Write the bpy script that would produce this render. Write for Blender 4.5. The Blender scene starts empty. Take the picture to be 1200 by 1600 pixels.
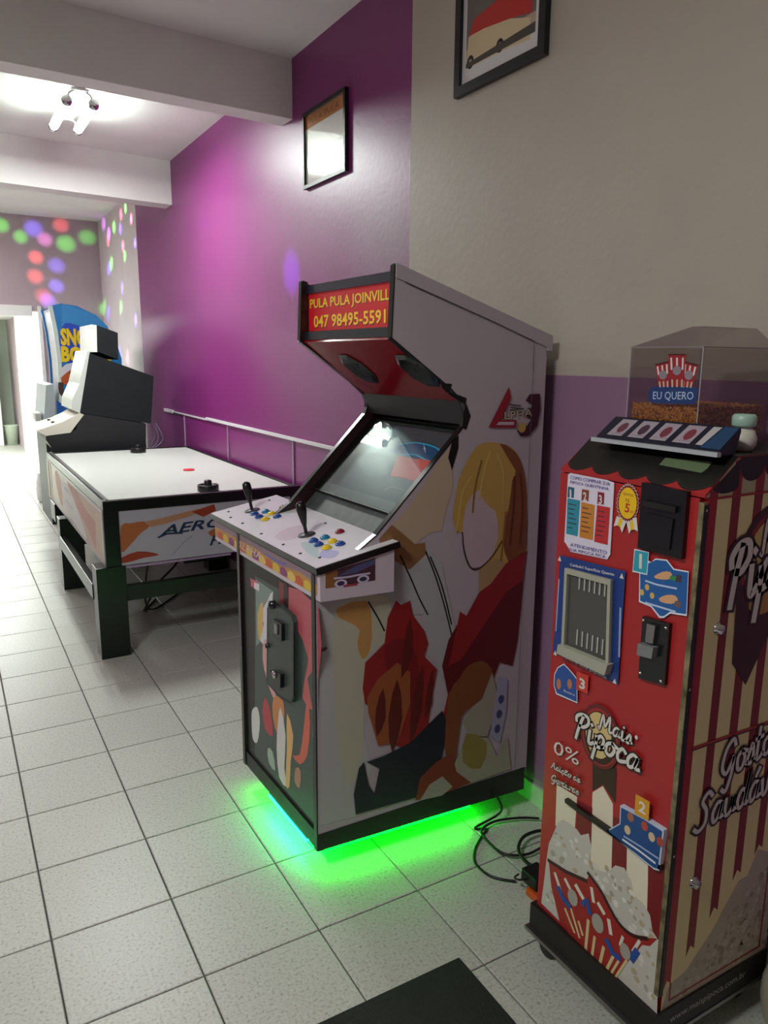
import bpy, bmesh, math, random
from mathutils import Vector, Matrix
from mathutils.geometry import tessellate_polygon
random.seed(7)
SC = bpy.context.scene
COL = SC.collection

# ------------------------------------------------------------------ camera
H = 1.5818
def cam_basis(pitch, roll, yaw):
    f = Vector((math.sin(yaw)*math.cos(pitch), math.cos(yaw)*math.cos(pitch), -math.sin(pitch)))
    r = Vector((math.cos(yaw), -math.sin(yaw), 0)); u = r.cross(f)
    return math.cos(roll)*r+math.sin(roll)*u, -math.sin(roll)*r+math.cos(roll)*u, f
cr, cu, cf = cam_basis(.19996641, .00837971, .52584051)
cd = bpy.data.cameras.new('camera'); cam = bpy.data.objects.new('camera', cd); COL.objects.link(cam)
cd.sensor_fit = 'VERTICAL'; cd.sensor_height = 36; cd.lens = 1179.67/1600*36; cd.clip_start = .02
cam.matrix_world = Matrix(((cr.x, cu.x, -cf.x, 0), (cr.y, cu.y, -cf.y, 0), (cr.z, cu.z, -cf.z, H), (0, 0, 0, 1)))
SC.camera = cam

# ------------------------------------------------------------------ world, exposure, lamps and added fill outside the frame
W_ = bpy.data.worlds.new('world'); SC.world = W_; W_.use_nodes = True
W_.node_tree.nodes['Background'].inputs[0].default_value = (.5, .55, .6, 1)
W_.node_tree.nodes['Background'].inputs[1].default_value = .05
SC.view_settings.view_transform = 'Standard'; SC.view_settings.look = 'None'
SC.view_settings.gamma = 1; SC.view_settings.use_curve_mapping = False
SC.view_settings.exposure = 0.0
SC.cycles.use_denoising = True
SC.cycles.max_bounces = 8; SC.cycles.sample_clamp_indirect = 6
TUBE = 40.0          # the strong twin tube lamp past the first beam
def area(name, loc, rot, sx, sy, power, col=(1, 1, 1)):
    l = bpy.data.lights.new(name, 'AREA'); l.shape = 'RECTANGLE'; l.size = sx; l.size_y = sy; l.energy = power; l.color = col
    o = bpy.data.objects.new(name, l); o.location = loc; o.rotation_euler = rot; COL.objects.link(o); return o
def spot(name, loc, tgt, power, col, ang, blend=.6, rad=.01):
    l = bpy.data.lights.new(name, 'SPOT'); l.energy = power; l.color = col; l.spot_size = math.radians(ang); l.spot_blend = blend; l.shadow_soft_size = rad
    o = bpy.data.objects.new(name, l); o.location = loc
    d = Vector(tgt)-Vector(loc); o.rotation_euler = d.to_track_quat('-Z', 'Y').to_euler(); COL.objects.link(o); return o
area('front_bay_fill', (-1.1, .9, 3.05), (0, 0, 0), .3, .7, 62, (.97, 1, .98))  # added fill for the near bay, no fixture seen there
area('corridor_light', (.3, 12.0, 2.1), (0, 0, 0), .8, 2.4, 200, (.94, 1, .97))
area('back_room_light', (-.6, 8.6, 3.05), (0, 0, 0), .5, .9, 60, (1, .93, .95))
area('kitchen_light', (.6, 14.6, 2.4), (0, 0, 0), .8, .8, 60, (.95, 1, .96))

# ------------------------------------------------------------------ materials
def hx(s):
    v = [int(s[i:i+2], 16)/255 for i in (0, 2, 4)]
    return tuple(c/12.92 if c <= .04045 else ((c+.055)/1.055)**2.4 for c in v)+(1,)
MATS = {}
def mat(name, col, rough=.5, metal=0., spec=.5, emit=0., ecol=None, var=0., vscale=8., bump=0., bscale=60., coat=0., ior=None):
    if name in MATS: return MATS[name]
    m = bpy.data.materials.new(name); m.use_nodes = True; nt = m.node_tree; b = nt.nodes['Principled BSDF']
    c = hx(col) if isinstance(col, str) else col
    b.inputs['Base Color'].default_value = c
    b.inputs['Roughness'].default_value = rough; b.inputs['Metallic'].default_value = metal
    b.inputs['Specular IOR Level'].default_value = spec
    if coat: b.inputs['Coat Weight'].default_value = coat; b.inputs['Coat Roughness'].default_value = .05
    if ior: b.inputs['IOR'].default_value = ior
    if emit:
        b.inputs['Emission Color'].default_value = hx(ecol) if ecol else c; b.inputs['Emission Strength'].default_value = emit
    tc = nt.nodes.new('ShaderNodeTexCoord')
    if var:
        n = nt.nodes.new('ShaderNodeTexNoise'); n.inputs['Scale'].default_value = vscale; n.inputs['Detail'].default_value = 6
        nt.links.new(tc.outputs['Object'], n.inputs['Vector'])
        mr = nt.nodes.new('ShaderNodeMapRange'); mr.inputs[1].default_value = .3; mr.inputs[2].default_value = .7
        mr.inputs[3].default_value = 1-var; mr.inputs[4].default_value = 1+var*.6
        nt.links.new(n.outputs['Fac'], mr.inputs[0])
        mx = nt.nodes.new('ShaderNodeVectorMath'); mx.operation = 'SCALE'; mx.inputs[0].default_value = c[:3]
        nt.links.new(mr.outputs[0], mx.inputs['Scale']); nt.links.new(mx.outputs[0], b.inputs['Base Color'])
    if bump:
        n2 = nt.nodes.new('ShaderNodeTexNoise'); n2.inputs['Scale'].default_value = bscale; n2.inputs['Detail'].default_value = 4
        nt.links.new(tc.outputs['Object'], n2.inputs['Vector'])
        bp = nt.nodes.new('ShaderNodeBump'); bp.inputs['Strength'].default_value = bump; bp.inputs['Distance'].default_value = .01
        nt.links.new(n2.outputs['Fac'], bp.inputs['Height']); nt.links.new(bp.outputs['Normal'], b.inputs['Normal'])
    MATS[name] = m; return m
def P(col, rough=.45, **k): return mat('print_'+col+str(rough), col, rough, **k)

def wall_mat(name, col, rough, bump=.12, spec=.5, split=None, low=None):
    m = mat(name, col, rough, spec=spec, var=.05, vscale=2.5, bump=bump, bscale=35)
    if split is not None:      # a second paint below a painted line at this height
        nt = m.node_tree; b = nt.nodes['Principled BSDF']
        src = b.inputs['Base Color'].links[0].from_socket
        g = nt.nodes.new('ShaderNodeNewGeometry'); sp = nt.nodes.new('ShaderNodeSeparateXYZ'); nt.links.new(g.outputs['Position'], sp.inputs[0])
        lt = nt.nodes.new('ShaderNodeMath'); lt.operation = 'LESS_THAN'; lt.inputs[1].default_value = split; nt.links.new(sp.outputs['Z'], lt.inputs[0])
        mx = nt.nodes.new('ShaderNodeMix'); mx.data_type = 'RGBA'; nt.links.new(lt.outputs[0], mx.inputs['Factor'])
        nt.links.new(src, mx.inputs[6]); mx.inputs[7].default_value = hx(low); nt.links.new(mx.outputs[2], b.inputs['Base Color'])
    return m
M_beige = wall_mat('beige_wall_paint', 'b6aca0', .5, split=1.535, low='94708e')
M_plum = wall_mat('purple_gloss_wall_paint', '80226e', .4, bump=.08, spec=.7)
M_plum2 = wall_mat('dull_plum_wall_paint', '8a4a7c', .45, bump=.1)
M_white = wall_mat('white_wall_paint', 'd8d0d0', .6)
M_far = wall_mat('rosy_grey_wall_paint', 'bfaeb2', .7)
M_ceil = wall_mat('ceiling_paint', 'ece9e6', .8)
M_corr = wall_mat('bright_white_paint', 'f2f5ee', .7)
M_skirt = mat('skirting_tile', 'b9b9ae', .35, var=.06)
M_grout = mat('dark_grout', '4c4a45', .9)

def tile_mat():
    m = bpy.data.materials.new('speckled_floor_tile'); m.use_nodes = True; nt = m.node_tree; b = nt.nodes['Principled BSDF']
    g = nt.nodes.new('ShaderNodeNewGeometry'); oi = nt.nodes.new('ShaderNodeObjectInfo')
    n = nt.nodes.new('ShaderNodeTexNoise'); n.inputs['Scale'].default_value = 120; n.inputs['Detail'].default_value = 3
    nt.links.new(g.outputs['Position'], n.inputs['Vector'])
    n2 = nt.nodes.new('ShaderNodeTexNoise'); n2.inputs['Scale'].default_value = 3; n2.inputs['Detail'].default_value = 3
    nt.links.new(g.outputs['Position'], n2.inputs['Vector'])
    r = nt.nodes.new('ShaderNodeValToRGB'); e = r.color_ramp.elements
    e[0].position = .3; e[0].color = hx('9a978c'); e[1].position = .44; e[1].color = hx('b9b9b0')
    x = r.color_ramp.elements.new(.72); x.color = hx('c6c6be')
    nt.links.new(n.outputs['Fac'], r.inputs[0])
    ad = nt.nodes.new('ShaderNodeMath'); ad.operation = 'MULTIPLY_ADD'; ad.inputs[1].default_value = .07; ad.inputs[2].default_value = .9
    nt.links.new(oi.outputs['Random'], ad.inputs[0])
    ad2 = nt.nodes.new('ShaderNodeMath'); ad2.operation = 'MULTIPLY_ADD'; ad2.inputs[1].default_value = .1
    nt.links.new(n2.outputs['Fac'], ad2.inputs[0]); nt.links.new(ad.outputs[0], ad2.inputs[2])
    sc = nt.nodes.new('ShaderNodeVectorMath'); sc.operation = 'SCALE'; nt.links.new(r.outputs[0], sc.inputs[0]); nt.links.new(ad2.outputs[0], sc.inputs['Scale'])
    nt.links.new(sc.outputs[0], b.inputs['Base Color']); b.inputs['Roughness'].default_value = .38; b.inputs['Specular IOR Level'].default_value = .45
    return m
M_tile = tile_mat()

def clear_mat(name, tint, refl=.08, rough=.02):
    m = bpy.data.materials.new(name); m.use_nodes = True; nt = m.node_tree; nt.nodes.clear()
    o = nt.nodes.new('ShaderNodeOutputMaterial'); t = nt.nodes.new('ShaderNodeBsdfTransparent'); t.inputs[0].default_value = hx(tint)
    g = nt.nodes.new('ShaderNodeBsdfGlossy'); g.inputs['Roughness'].default_value = rough
    f = nt.nodes.new('ShaderNodeFresnel'); ge = nt.nodes.new('ShaderNodeNewGeometry')
    im = nt.nodes.new('ShaderNodeMath'); im.operation = 'MULTIPLY_ADD'; im.inputs[1].default_value = 1/1.45-1.45; im.inputs[2].default_value = 1.45
    nt.links.new(ge.outputs['Backfacing'], im.inputs[0]); nt.links.new(im.outputs[0], f.inputs[0])
    a = nt.nodes.new('ShaderNodeMath'); a.operation = 'ADD'; a.inputs[1].default_value = refl; nt.links.new(f.outputs[0], a.inputs[0])
    mx = nt.nodes.new('ShaderNodeMixShader'); nt.links.new(a.outputs[0], mx.inputs[0]); nt.links.new(t.outputs[0], mx.inputs[1]); nt.links.new(g.outputs[0], mx.inputs[2])
    nt.links.new(mx.outputs[0], o.inputs[0]); return m
M_acryl = clear_mat('clear_acrylic', 'e6e2e2', .03)
M_glass = clear_mat('screen_glass', 'dfe6e6', .09, .015)

BLK = mat('black_laminate', '121211', .4)
BLKG = mat('black_gloss_laminate', '15181a', .22)
CHAR = mat('charcoal_panel', '1c1f21', .75, var=.1, spec=.25)
CHROME = mat('chrome', 'c8c8c8', .12, metal=1)
STEEL = mat('brushed_steel', '9a9a98', .35, metal=1)
WHT = mat('white_laminate', 'd9d6d8', .5)

# ------------------------------------------------------------------ mesh helpers
def link(o, parent=None):
    COL.objects.link(o)
    if parent: o.parent = parent
    return o
def wloc(o):
    v = Vector(o.location)
    while o.parent: o = o.parent; v += Vector(o.location)
    return v
class MB:
    def __init__(s): s.v = []; s.f = []; s.mi = []; s.m = []; s.sm = []
    def slot(s, m):
        if m not in s.m: s.m.append(m)
        return s.m.index(m)
    def add(s, vs, fs, m, smooth=False):
        b = len(s.v); s.v += [Vector(v) for v in vs]; k = s.slot(m)
        for f in fs: s.f.append([b+i for i in f]); s.mi.append(k); s.sm.append(smooth)
        return s
    def box(s, a, b, m, ch=0):
        (x0, y0, z0), (x1, y1, z1) = a, b
        if not ch:
            vs = [(x, y, z) for z in (z0, z1) for y in (y0, y1) for x in (x0, x1)]
            return s.add(vs, [(0, 2, 3, 1), (4, 5, 7, 6), (0, 1, 5, 4), (2, 6, 7, 3), (0, 4, 6, 2), (1, 3, 7, 5)], m)
        bm = bmesh.new(); bmesh.ops.create_cube(bm, size=1)
        for v in bm.verts: v.co = Vector(((x0+x1)/2+v.co.x*(x1-x0), (y0+y1)/2+v.co.y*(y1-y0), (z0+z1)/2+v.co.z*(z1-z0)))
        bmesh.ops.bevel(bm, geom=bm.edges[:], offset=ch, segments=2, affect='EDGES', profile=.5)
        return s.bm(bm, m)
    def bm(s, bm, m, smooth=False):
        bm.verts.index_update(); s.add([v.co.copy() for v in bm.verts], [[v.index for v in f.verts] for f in bm.faces], m, smooth); bm.free(); return s
    def prism(s, pts0, pts1, m):          # two matching rings of 3D points
        n = len(pts0); caps = [list(t) for t in tessellate_polygon([[Vector(p) for p in pts0]])]
        vs = list(pts0)+list(pts1)
        s.add(vs, caps+[[i+n for i in t][::-1] for t in caps]+[(i, (i+1) % n, (i+1) % n+n, i+n) for i in range(n)], m); return s
    def tube(s, path, r, m, seg=10, caps=True):
        path = [Vector(p) for p in path]; n = len(path); rs = r if isinstance(r, (list, tuple)) else [r]*n
        vs = []; up = None
        for i, p in enumerate(path):
            t = (path[min(i+1, n-1)]-path[max(i-1, 0)]).normalized()
            if up is None: up = t.orthogonal().normalized()
            up = (up-t*up.dot(t)).normalized(); sd = t.cross(up)
            for k in range(seg):
                a = 2*math.pi*k/seg; vs.append(p+(up*math.cos(a)+sd*math.sin(a))*rs[i])
        fs = [(i*seg+k, i*seg+(k+1) % seg, (i+1)*seg+(k+1) % seg, (i+1)*seg+k) for i in range(n-1) for k in range(seg)]
        s.add(vs, fs, m, True)
        if caps: s.add([vs[k] for k in range(seg)], [list(range(seg))[::-1]], m); s.add([vs[(n-1)*seg+k] for k in range(seg)], [list(range(seg))], m)
        return s
    def lathe(s, c, prof, m, seg=24, ax=Vector((0, 0, 1)), smooth=True):   # prof [(r, h)]
        c = Vector(c); ax = Vector(ax).normalized(); u = ax.orthogonal().normalized(); w = ax.cross(u)
        vs = [c+ax*h+(u*math.cos(2*math.pi*k/seg)+w*math.sin(2*math.pi*k/seg))*max(r, 1e-5) for r, h in prof for k in range(seg)]
        n = len(prof)
        return s.add(vs, [(i*seg+k, i*seg+(k+1) % seg, (i+1)*seg+(k+1) % seg, (i+1)*seg+k) for i in range(n-1) for k in range(seg)], m, smooth)
    def build(s, name, parent=None, loc=None):
        me = bpy.data.meshes.new(name); org = wloc(parent) if parent else Vector(loc or (0, 0, 0))
        me.from_pydata([tuple(v-org) for v in s.v], [], s.f)
        for m in s.m: me.materials.append(m)
        for p, k, sm in zip(me.polygons, s.mi, s.sm): p.material_index = k; p.use_smooth = sm
        me.update(); o = bpy.data.objects.new(name, me)
        if not parent: o.location = org
        return link(o, parent)
def thing(name, label, cat, loc, group=None):
    o = bpy.data.objects.new(name, None); o.location = loc; o.empty_display_size = .05; link(o)
    return tag(o, label, cat, group)
def tag(o, label, cat, group=None, kind=None):
    o['label'] = label; o['category'] = cat
    if group: o['group'] = group
    if kind: o['kind'] = kind
    return o
def struct(o): o['kind'] = 'structure'; return o

# flat print on a surface: polygons, ribbons, lettering, each lifted a hair above the last
def smooth_path(p, n=6, closed=False):
    if len(p) < 3: return list(p)
    out = []; L = len(p); rng = range(L) if closed else range(L-1)
    g = (lambda i: p[i % L]) if closed else (lambda i: p[max(0, min(L-1, i))])
    for i in rng:
        a, b, c, d = g(i-1), g(i), g(i+1), g(i+2)
        for k in range(n):
            t = k/n; out.append(tuple(.5*((2*b[j])+(-a[j]+c[j])*t+(2*a[j]-5*b[j]+4*c[j]-d[j])*t*t+(-a[j]+3*b[j]-3*c[j]+d[j])*t**3) for j in (0, 1)))
    if not closed: out.append(tuple(p[-1]))
    return out
_tc = {}
def text_geo(s, shear=0, bold=0):
    k = (s, shear, bold)
    if k not in _tc:
        cu_ = bpy.data.curves.new('t', 'FONT'); cu_.body = s; cu_.shear = shear; cu_.offset = bold; cu_.resolution_u = 2
        o = bpy.data.objects.new('t', cu_); COL.objects.link(o); dg = bpy.context.evaluated_depsgraph_get()
        me = bpy.data.meshes.new_from_object(o.evaluated_get(dg))
        vs = [(v.co.x, v.co.y) for v in me.vertices]; fs = [list(p.vertices) for p in me.polygons]
        bpy.data.objects.remove(o); bpy.data.curves.remove(cu_); bpy.data.meshes.remove(me)
        x0 = min(v[0] for v in vs); x1 = max(v[0] for v in vs); y0 = min(v[1] for v in vs); y1 = max(v[1] for v in vs)
        _tc[k] = ([((x-x0)/(x1-x0), (y-y0)/(y1-y0)) for x, y in vs], fs)
    return _tc[k]
LET = {  # brush lettering: (advance, strokes) on a unit ascender
 'M': (.95, [[(0, .1), (.1, 0), (.22, .95), (.42, .25), (.66, 1), (.74, .1), (.9, .12)]]),
 'P': (.62, [[(.02, .62), (.0, .8), (.2, .98), (.5, .98), (.56, .72), (.36, .5), (.2, .5)], [(.3, .95), (.18, .4), (.12, -.1)]]),
 'p': (.52, [[(.08, .45), (.12, .2), (.06, -.5)], [(.1, .3), (.26, .55), (.42, .42), (.36, .12), (.14, .05)], [(.36, .12), (.5, .2)]]),
 'a': (.54, [[(.42, .48), (.22, .55), (.05, .3), (.12, .03), (.3, .12), (.42, .5), (.38, .1), (.54, .1)]]),
 'i': (.3, [[(.06, .52), (.08, .1), (.16, .0), (.3, .12)], [(.1, .78), (.12, .8)]]),
 's': (.42, [[(.0, .05), (.24, .56), (.32, .2), (.2, .0), (.06, .08)], [(.3, .08), (.42, .12)]]),
 'o': (.5, [[(.26, .52), (.06, .38), (.08, .06), (.28, .02), (.4, .3), (.26, .52), (.5, .44)]]),
 'c': (.44, [[(.36, .44), (.2, .54), (.05, .28), (.14, .02), (.42, .12)]]),
 'G': (.72, [[(.62, .8), (.5, 1), (.2, .8), (.05, .35), (.25, .1), (.5, .35), (.58, .5), (.5, .0), (.3, -.4), (.1, -.3)]]),
 't': (.36, [[(.16, .9), (.08, .1), (.2, .0), (.36, .12)], [(.0, .6), (.32, .62)]]),
 'S': (.66, [[(.6, .85), (.42, 1), (.2, .8), (.4, .5), (.4, .15), (.15, .0), (-.05, .12)]]),
 'u': (.54, [[(.06, .5), (.06, .1), (.2, .02), (.38, .2), (.4, .5), (.4, .1), (.54, .1)]]),
 'd': (.56, [[(.4, .45), (.2, .54), (.05, .28), (.14, .03), (.34, .15), (.5, 1), (.4, .12), (.56, .1)]]),
 'v': (.46, [[(.04, .5), (.14, .03), (.3, .12), (.36, .5), (.46, .46)]]),
 'e': (.44, [[(.06, .25), (.3, .32), (.28, .54), (.08, .4), (.1, .05), (.24, .02), (.44, .14)]]),
 'l': (.3, [[(.04, .2), (.24, .9), (.14, 1), (.08, .1), (.3, .12)]]),
 'A': (.72, [[(.0, .0), (.36, 1), (.5, .1), (.72, .1)], [(.14, .4), (.5, .42)]]),
 'ç': (.44, [[(.36, .44), (.2, .54), (.05, .28), (.14, .02), (.42, .12)], [(.2, 0), (.24, -.14), (.14, -.2)]]),
 'r': (.4, [[(.04, .4), (.14, .55), (.1, .05)], [(.12, .35), (.28, .54), (.4, .46)]]),
 'á': (.54, [[(.42, .48), (.22, .55), (.05, .3), (.12, .03), (.3, .12), (.42, .5), (.38, .1), (.54, .1)], [(.25, .72), (.38, .92)]]),
 'ã': (.54, [[(.42, .48), (.22, .55), (.05, .3), (.12, .03), (.3, .12), (.42, .5), (.38, .1), (.54, .1)], [(.1, .7), (.2, .8), (.32, .7), (.42, .8)]]),
 ' ': (.3, []), '0': (.5, [[(.25, 1), (.04, .7), (.06, .2), (.24, 0), (.42, .3), (.42, .75), (.25, 1)]]),
}
class Canvas(MB):
    def __init__(s, fn, lift0=.0004, step=.00005):
        super().__init__(); s.fn = fn; s.h = lift0; s.st = step
    def up(s): s.h += s.st; return s.h
    def poly(s, pts, m, sm=0, keep=False):
        if sm: pts = smooth_path(pts, sm, True)
        h = s.h if keep else s.up()
        tris = tessellate_polygon([[Vector((p[0], p[1], 0)) for p in pts]])
        s.add([s.fn(p[0], p[1], h) for p in pts], [list(t) for t in tris], m); return s
    def rect(s, a, b, m): return s.poly([(a[0], a[1]), (b[0], a[1]), (b[0], b[1]), (a[0], b[1])], m)
    def disc(s, c, rx, ry, m, n=20): return s.poly([(c[0]+rx*math.cos(2*math.pi*k/n), c[1]+ry*math.sin(2*math.pi*k/n)) for k in range(n)], m)
    def ribbon(s, path, w, m, sm=0, keep=False):
        if sm: path = smooth_path(path, sm)
        h = s.h if keep else s.up(); P_ = [Vector((p[0], p[1])) for p in path]; n = len(P_); vs = []
        for i, p in enumerate(P_):
            t = P_[min(i+1, n-1)]-P_[max(i-1, 0)]
            t = t.normalized() if t.length > 0 else Vector((1, 0)); q = Vector((-t.y, t.x))*w/2
            e = t*w*.35 if i == n-1 else (-t*w*.35 if i == 0 else Vector((0, 0)))
            vs += [p+q+e, p-q+e]
        s.add([s.fn(v.x, v.y, h) for v in vs], [(2*i, 2*i+1, 2*i+3, 2*i+2) for i in range(n-1)], m); return s
    def text(s, t, p0, p1, h, m, shear=0, bold=0, upsign=1):   # lettering fitted between p0 and p1 (baseline), cap height h
        p0 = Vector(p0); p1 = Vector(p1)
        if t == '1': p0, p1 = p0.lerp(p1, .25), p0.lerp(p1, .72)
        u = p1-p0; v = Vector((-u.y, u.x)).normalized()
        if v.y < 0: v = -v
        vs, fs = text_geo(t, shear, bold); hh = s.up()
        s.add([s.fn(*(p0+u*x+v*(y*h)), hh) for x, y in vs], fs, m); return s
    def script(s, t, p0, p1, h, m, edge, w=.135, wo=.27):
        adv = sum(LET[c][0] for c in t); p0 = Vector(p0); p1 = Vector(p1); u = (p1-p0)/adv; v = Vector((-u.y, u.x)).normalized()*h
        if v.y < 0: v = -v
        for ww, mm in ((wo, edge), (w, m)):
            s.up(); s.up(); s.up(); hh = s.up(); x = 0
            for c in t:
                for st in LET[c][1]:
                    pts = [tuple(p0+u*(x+a+.12*b*(h/u.length if 0 else 1))+v*b) for a, b in st]
                    s.ribbon(pts, ww*h, mm, 4, keep=True)
                x += LET[c][0]
        return s

# ------------------------------------------------------------------ the room
XB, XP, ZC = 1.736, 1.80, 3.166
def slab(name, a, b, m): return struct(MB().box(a, b, m).build(name))
floor = struct(MB().box((-2.9, -2.4, -.06), (2.0, 16.2, -.006), M_grout).build('floor'))
T = .33; TX, TY = .1219, 2.0221
tm = bpy.data.meshes.new('tile')
def tile_mesh(x0, x1, y0, y1):
    g = .0022; c = .0025; x0 += g; x1 -= g; y0 += g; y1 -= g
    v = [(x0, y0, -.006), (x1, y0, -.006), (x1, y1, -.006), (x0, y1, -.006), (x0, y0, -.0015), (x1, y0, -.0015), (x1, y1, -.0015), (x0, y1, -.0015),
         (x0+c, y0+c, 0), (x1-c, y0+c, 0), (x1-c, y1-c, 0), (x0+c, y1-c, 0)]
    f = [(8, 9, 10, 11)]+[(i, (i+1) % 4, (i+1) % 4+4, i+4) for i in range(4)]+[(i+4, (i+1) % 4+4, (i+1) % 4+8, i+8) for i in range(4)]
    me = bpy.data.meshes.new('tile'); me.from_pydata(v, [], f); me.materials.append(M_tile); return me
full = tile_mesh(0, T, 0, T); cut = tile_mesh(0, XB-(TX+4*T), 0, T); cut2 = tile_mesh(0, XP-(TX+4*T), 0, T)
rest = MB()
for i in range(-9, 5):
    for j in range(-14, 43):
        x, y = TX+i*T, TY+j*T
        me = full if i < 4 else (cut if y+T < 2.9 else cut2)
        if -4 <= i and -5 <= j <= 18:
            o = bpy.data.objects.new('tile', me); o.location = (x, y, 0); link(o, floor)
        else:
            rest.add([Vector(v.co)+Vector((x, y, 0)) for v in me.vertices], [tuple(p.vertices) for p in me.polygons], M_tile)
r_ = rest.build('tile', floor); r_['kind'] = 'stuff'

slab('wall_right', (XB, -2.4, 0), (XB+.3, 2.80, ZC), M_beige)
wp = slab('wall_right', (XP, 2.80, 0), (XP+.24, 8.0, ZC), M_plum)
slab('wall_right', (XP, 8.0, 0), (XP+.24, 10.0, ZC), M_white)
slab('wall_left', (-3.0, -2.4, 0), (-2.8, 10, ZC), M_beige)
slab('wall_front', (-3.0, -2.6, 0), (2.0, -2.4, ZC), M_beige)
wb = MB()
wb.box((1.08, 10, 0), (2.04, 10.15, ZC), M_far); wb.box((-3.0, 10, 0), (-.9, 10.15, ZC), M_far); wb.box((-.9, 10, 2.10), (1.08, 10.15, ZC), M_far)
struct(wb.build('wall_back'))
slab('wall_corridor', (1.08, 10.15, 0), (1.2, 13.5, 2.4), M_corr)
slab('wall_corridor', (-1.02, 10.15, 0), (-.9, 13.5, 2.4), M_corr)
slab('wall_kitchen', (-2.5, 16.0, 0), (2.0, 16.2, 2.6), mat('greenish_paint', 'b8c2b2', .7))
slab('wall_kitchen', (1.14, 13.5, 0), (1.3, 16.0, 2.6), M_far)
slab('wall_kitchen', (-1.4, 13.5, 0), (-1.2, 16.0, 2.6), M_far)
slab('ceiling', (-3, -2.6, ZC), (2.04, 10.2, ZC+.1), M_ceil)
slab('ceiling', (-1.4, 10.15, 2.22), (1.3, 16.2, 2.6), M_corr)
def beam(name, y, k, th, z):      # the beams run slightly out of square with the wall
    q = [(XP, y), (-2.9, y-k*4.7), (-2.9, y-k*4.7+th), (XP, y+th)]
    struct(MB().prism([(a_, b_, z) for a_, b_ in q], [(a_, b_, ZC) for a_, b_ in q], M_ceil).build(name))
beam('trim_1', 4.135, .0636, .15, 2.865)
beam('trim_2', 6.66, .12, .2, 2.825)
dr = MB()   # door casing of the passage
dr.box((1.06, 9.975, 0), (1.10, 10.0, 2.16), M_corr, .004); dr.box((-1.0, 9.975, 2.04), (1.0, 10.0, 2.16), M_corr, .004)
struct(dr.build('door_1'))
slab('baseboard_right', (XB-.012, -2.4, 0), (XB, 2.80, .075), M_skirt)
slab('baseboard_right', (XP-.012, 2.81, 0), (XP, 10.0, .075), M_skirt)

# ------------------------------------------------------------------ lamps in view
M_tube = mat('lit_tube', 'ffffff', .5, emit=TUBE, ecol='eefff4')
def ceiling_lamp(loc, label, lit):
    t = thing('ceiling_lamp', label, 'lamp', loc); x, y, z = loc
    MB().box((x-.035, y-.02, z-.03), (x+.035, y+.66, z), mat('lamp_enamel', 'e8e8e4', .4), .004).build('mounting_rail', t)
    MB().box((x-.05, y-.01, z-.045), (x+.05, y+.65, z-.031), mat('lamp_enamel', 'e8e8e4', .4), .003).build('added_shade_plate', t)  # added plate, not on the lamp, keeping direct tube light off the ceiling
    for k in (-.075, .075):
        MB().tube([(x+k, y+.03, z-.105), (x+k, y+.31, z-.105), (x+k, y+.60, z-.105)], .027, lit, 14).build('tube', t)
        for yy in (y, y+.6): 
            MB().lathe((x+k, yy, z-.105), [(0, 0), (.030, .002), (.033, .02), (.030, .034), (0, .034)], CHROME, 16, Vector((0, 1, 0))).build('end_cap', t)
            MB().tube([(x, yy+.015, z-.02), (x+k*.8, yy+.015, z-.06), (x+k, yy+.015, z-.10)], .008, CHROME, 8).build('bracket', t)
    return t
ceiling_lamp((.87, 5.12, ZC), 'lit twin tube lamp on the ceiling between the two beams', M_tube)

for k_ in (-.075, .075): area('tube_downlight', (.87+k_, 5.42, ZC-.136), (0, 0, 0), .05, .58, 25, (.95, 1, .97))

# disco projector above the far room, outside the frame, and the coloured dots it throws
dp = thing('disco_projector', 'small black party light projector on the ceiling of the far room', 'projector', (.2, 7.6, ZC))
MB().lathe((.2, 7.6, ZC-.16), [(0, 0), (.05, .01), (.07, .05), (.06, .1), (.05, .12), (.02, .16), (0, .16)], BLKG).build('lens_dome', dp)
SRC = (.2, 7.6, ZC-.19)
for col, pts in (((1, .12, .12), [(1.3861,3.0882),(1.089,2.7087),(1.0657,2.4929),(1.1386,2.2727)]), ((.15, 1, .1), [(0.755,3.0318),(0.9439,2.9233),(1.4277,2.8842),(1.6693,2.9759)]), ((.2, .15, 1), [(1.0862,3.0264),(1.3042,2.6301),(1.2874,2.3967),(1.1837,2.2237)]), ((1, .3, .9), [(1.2005,2.9161)])):
    for x, z in pts: spot('disco_ray', SRC, (x, 10, z), random.uniform(280, 520), col, random.uniform(4.2, 5.4), 1)
for col, pts in (((1, .15, .3), [(8.6633,3.0488),(8.1965,2.9367),(9.4234,2.8864),(8.6595,2.7279),(8.7609,1.5648)]), ((.2, 1, .15), [(8.4314,3.0761),(9.0618,2.9756),(8.5923,2.6237),(9.9095,2.1702),(8.9395,2.1196),(9.3233,2.6181)]), ((.2, .12, 1), [(8.7371,2.912),(8.086,2.6915),(9.4888,2.5777),(8.8136,2.3149),(9.6938,2.0851),(8.2469,1.9555),(9.1657,1.5994)]), ((.7, .2, 1), [(9.6276,3.0878),(9.3646,2.9481)])):
    for y, z in pts: spot('disco_ray', SRC, (XP, y, z), random.uniform(450, 800), col, 4.2, .9)
for (y, z), col, p, a in (([(4.1869,2.0672)][0], (.2, .1, 1), 900, 6), ([(5.7828,2.5512)][0], (.35, .1, 1), 300, 2.4), ([(5.521,2.4497)][0], (1, .8, .7), 160, 3), ([(3.1799,2.0196)][0], (.2, 1, .3), 160, 12)):
    spot('disco_ray', (-.8, 4.9, ZC-.25), (XP, y, z), p, col, a, 1)

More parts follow.
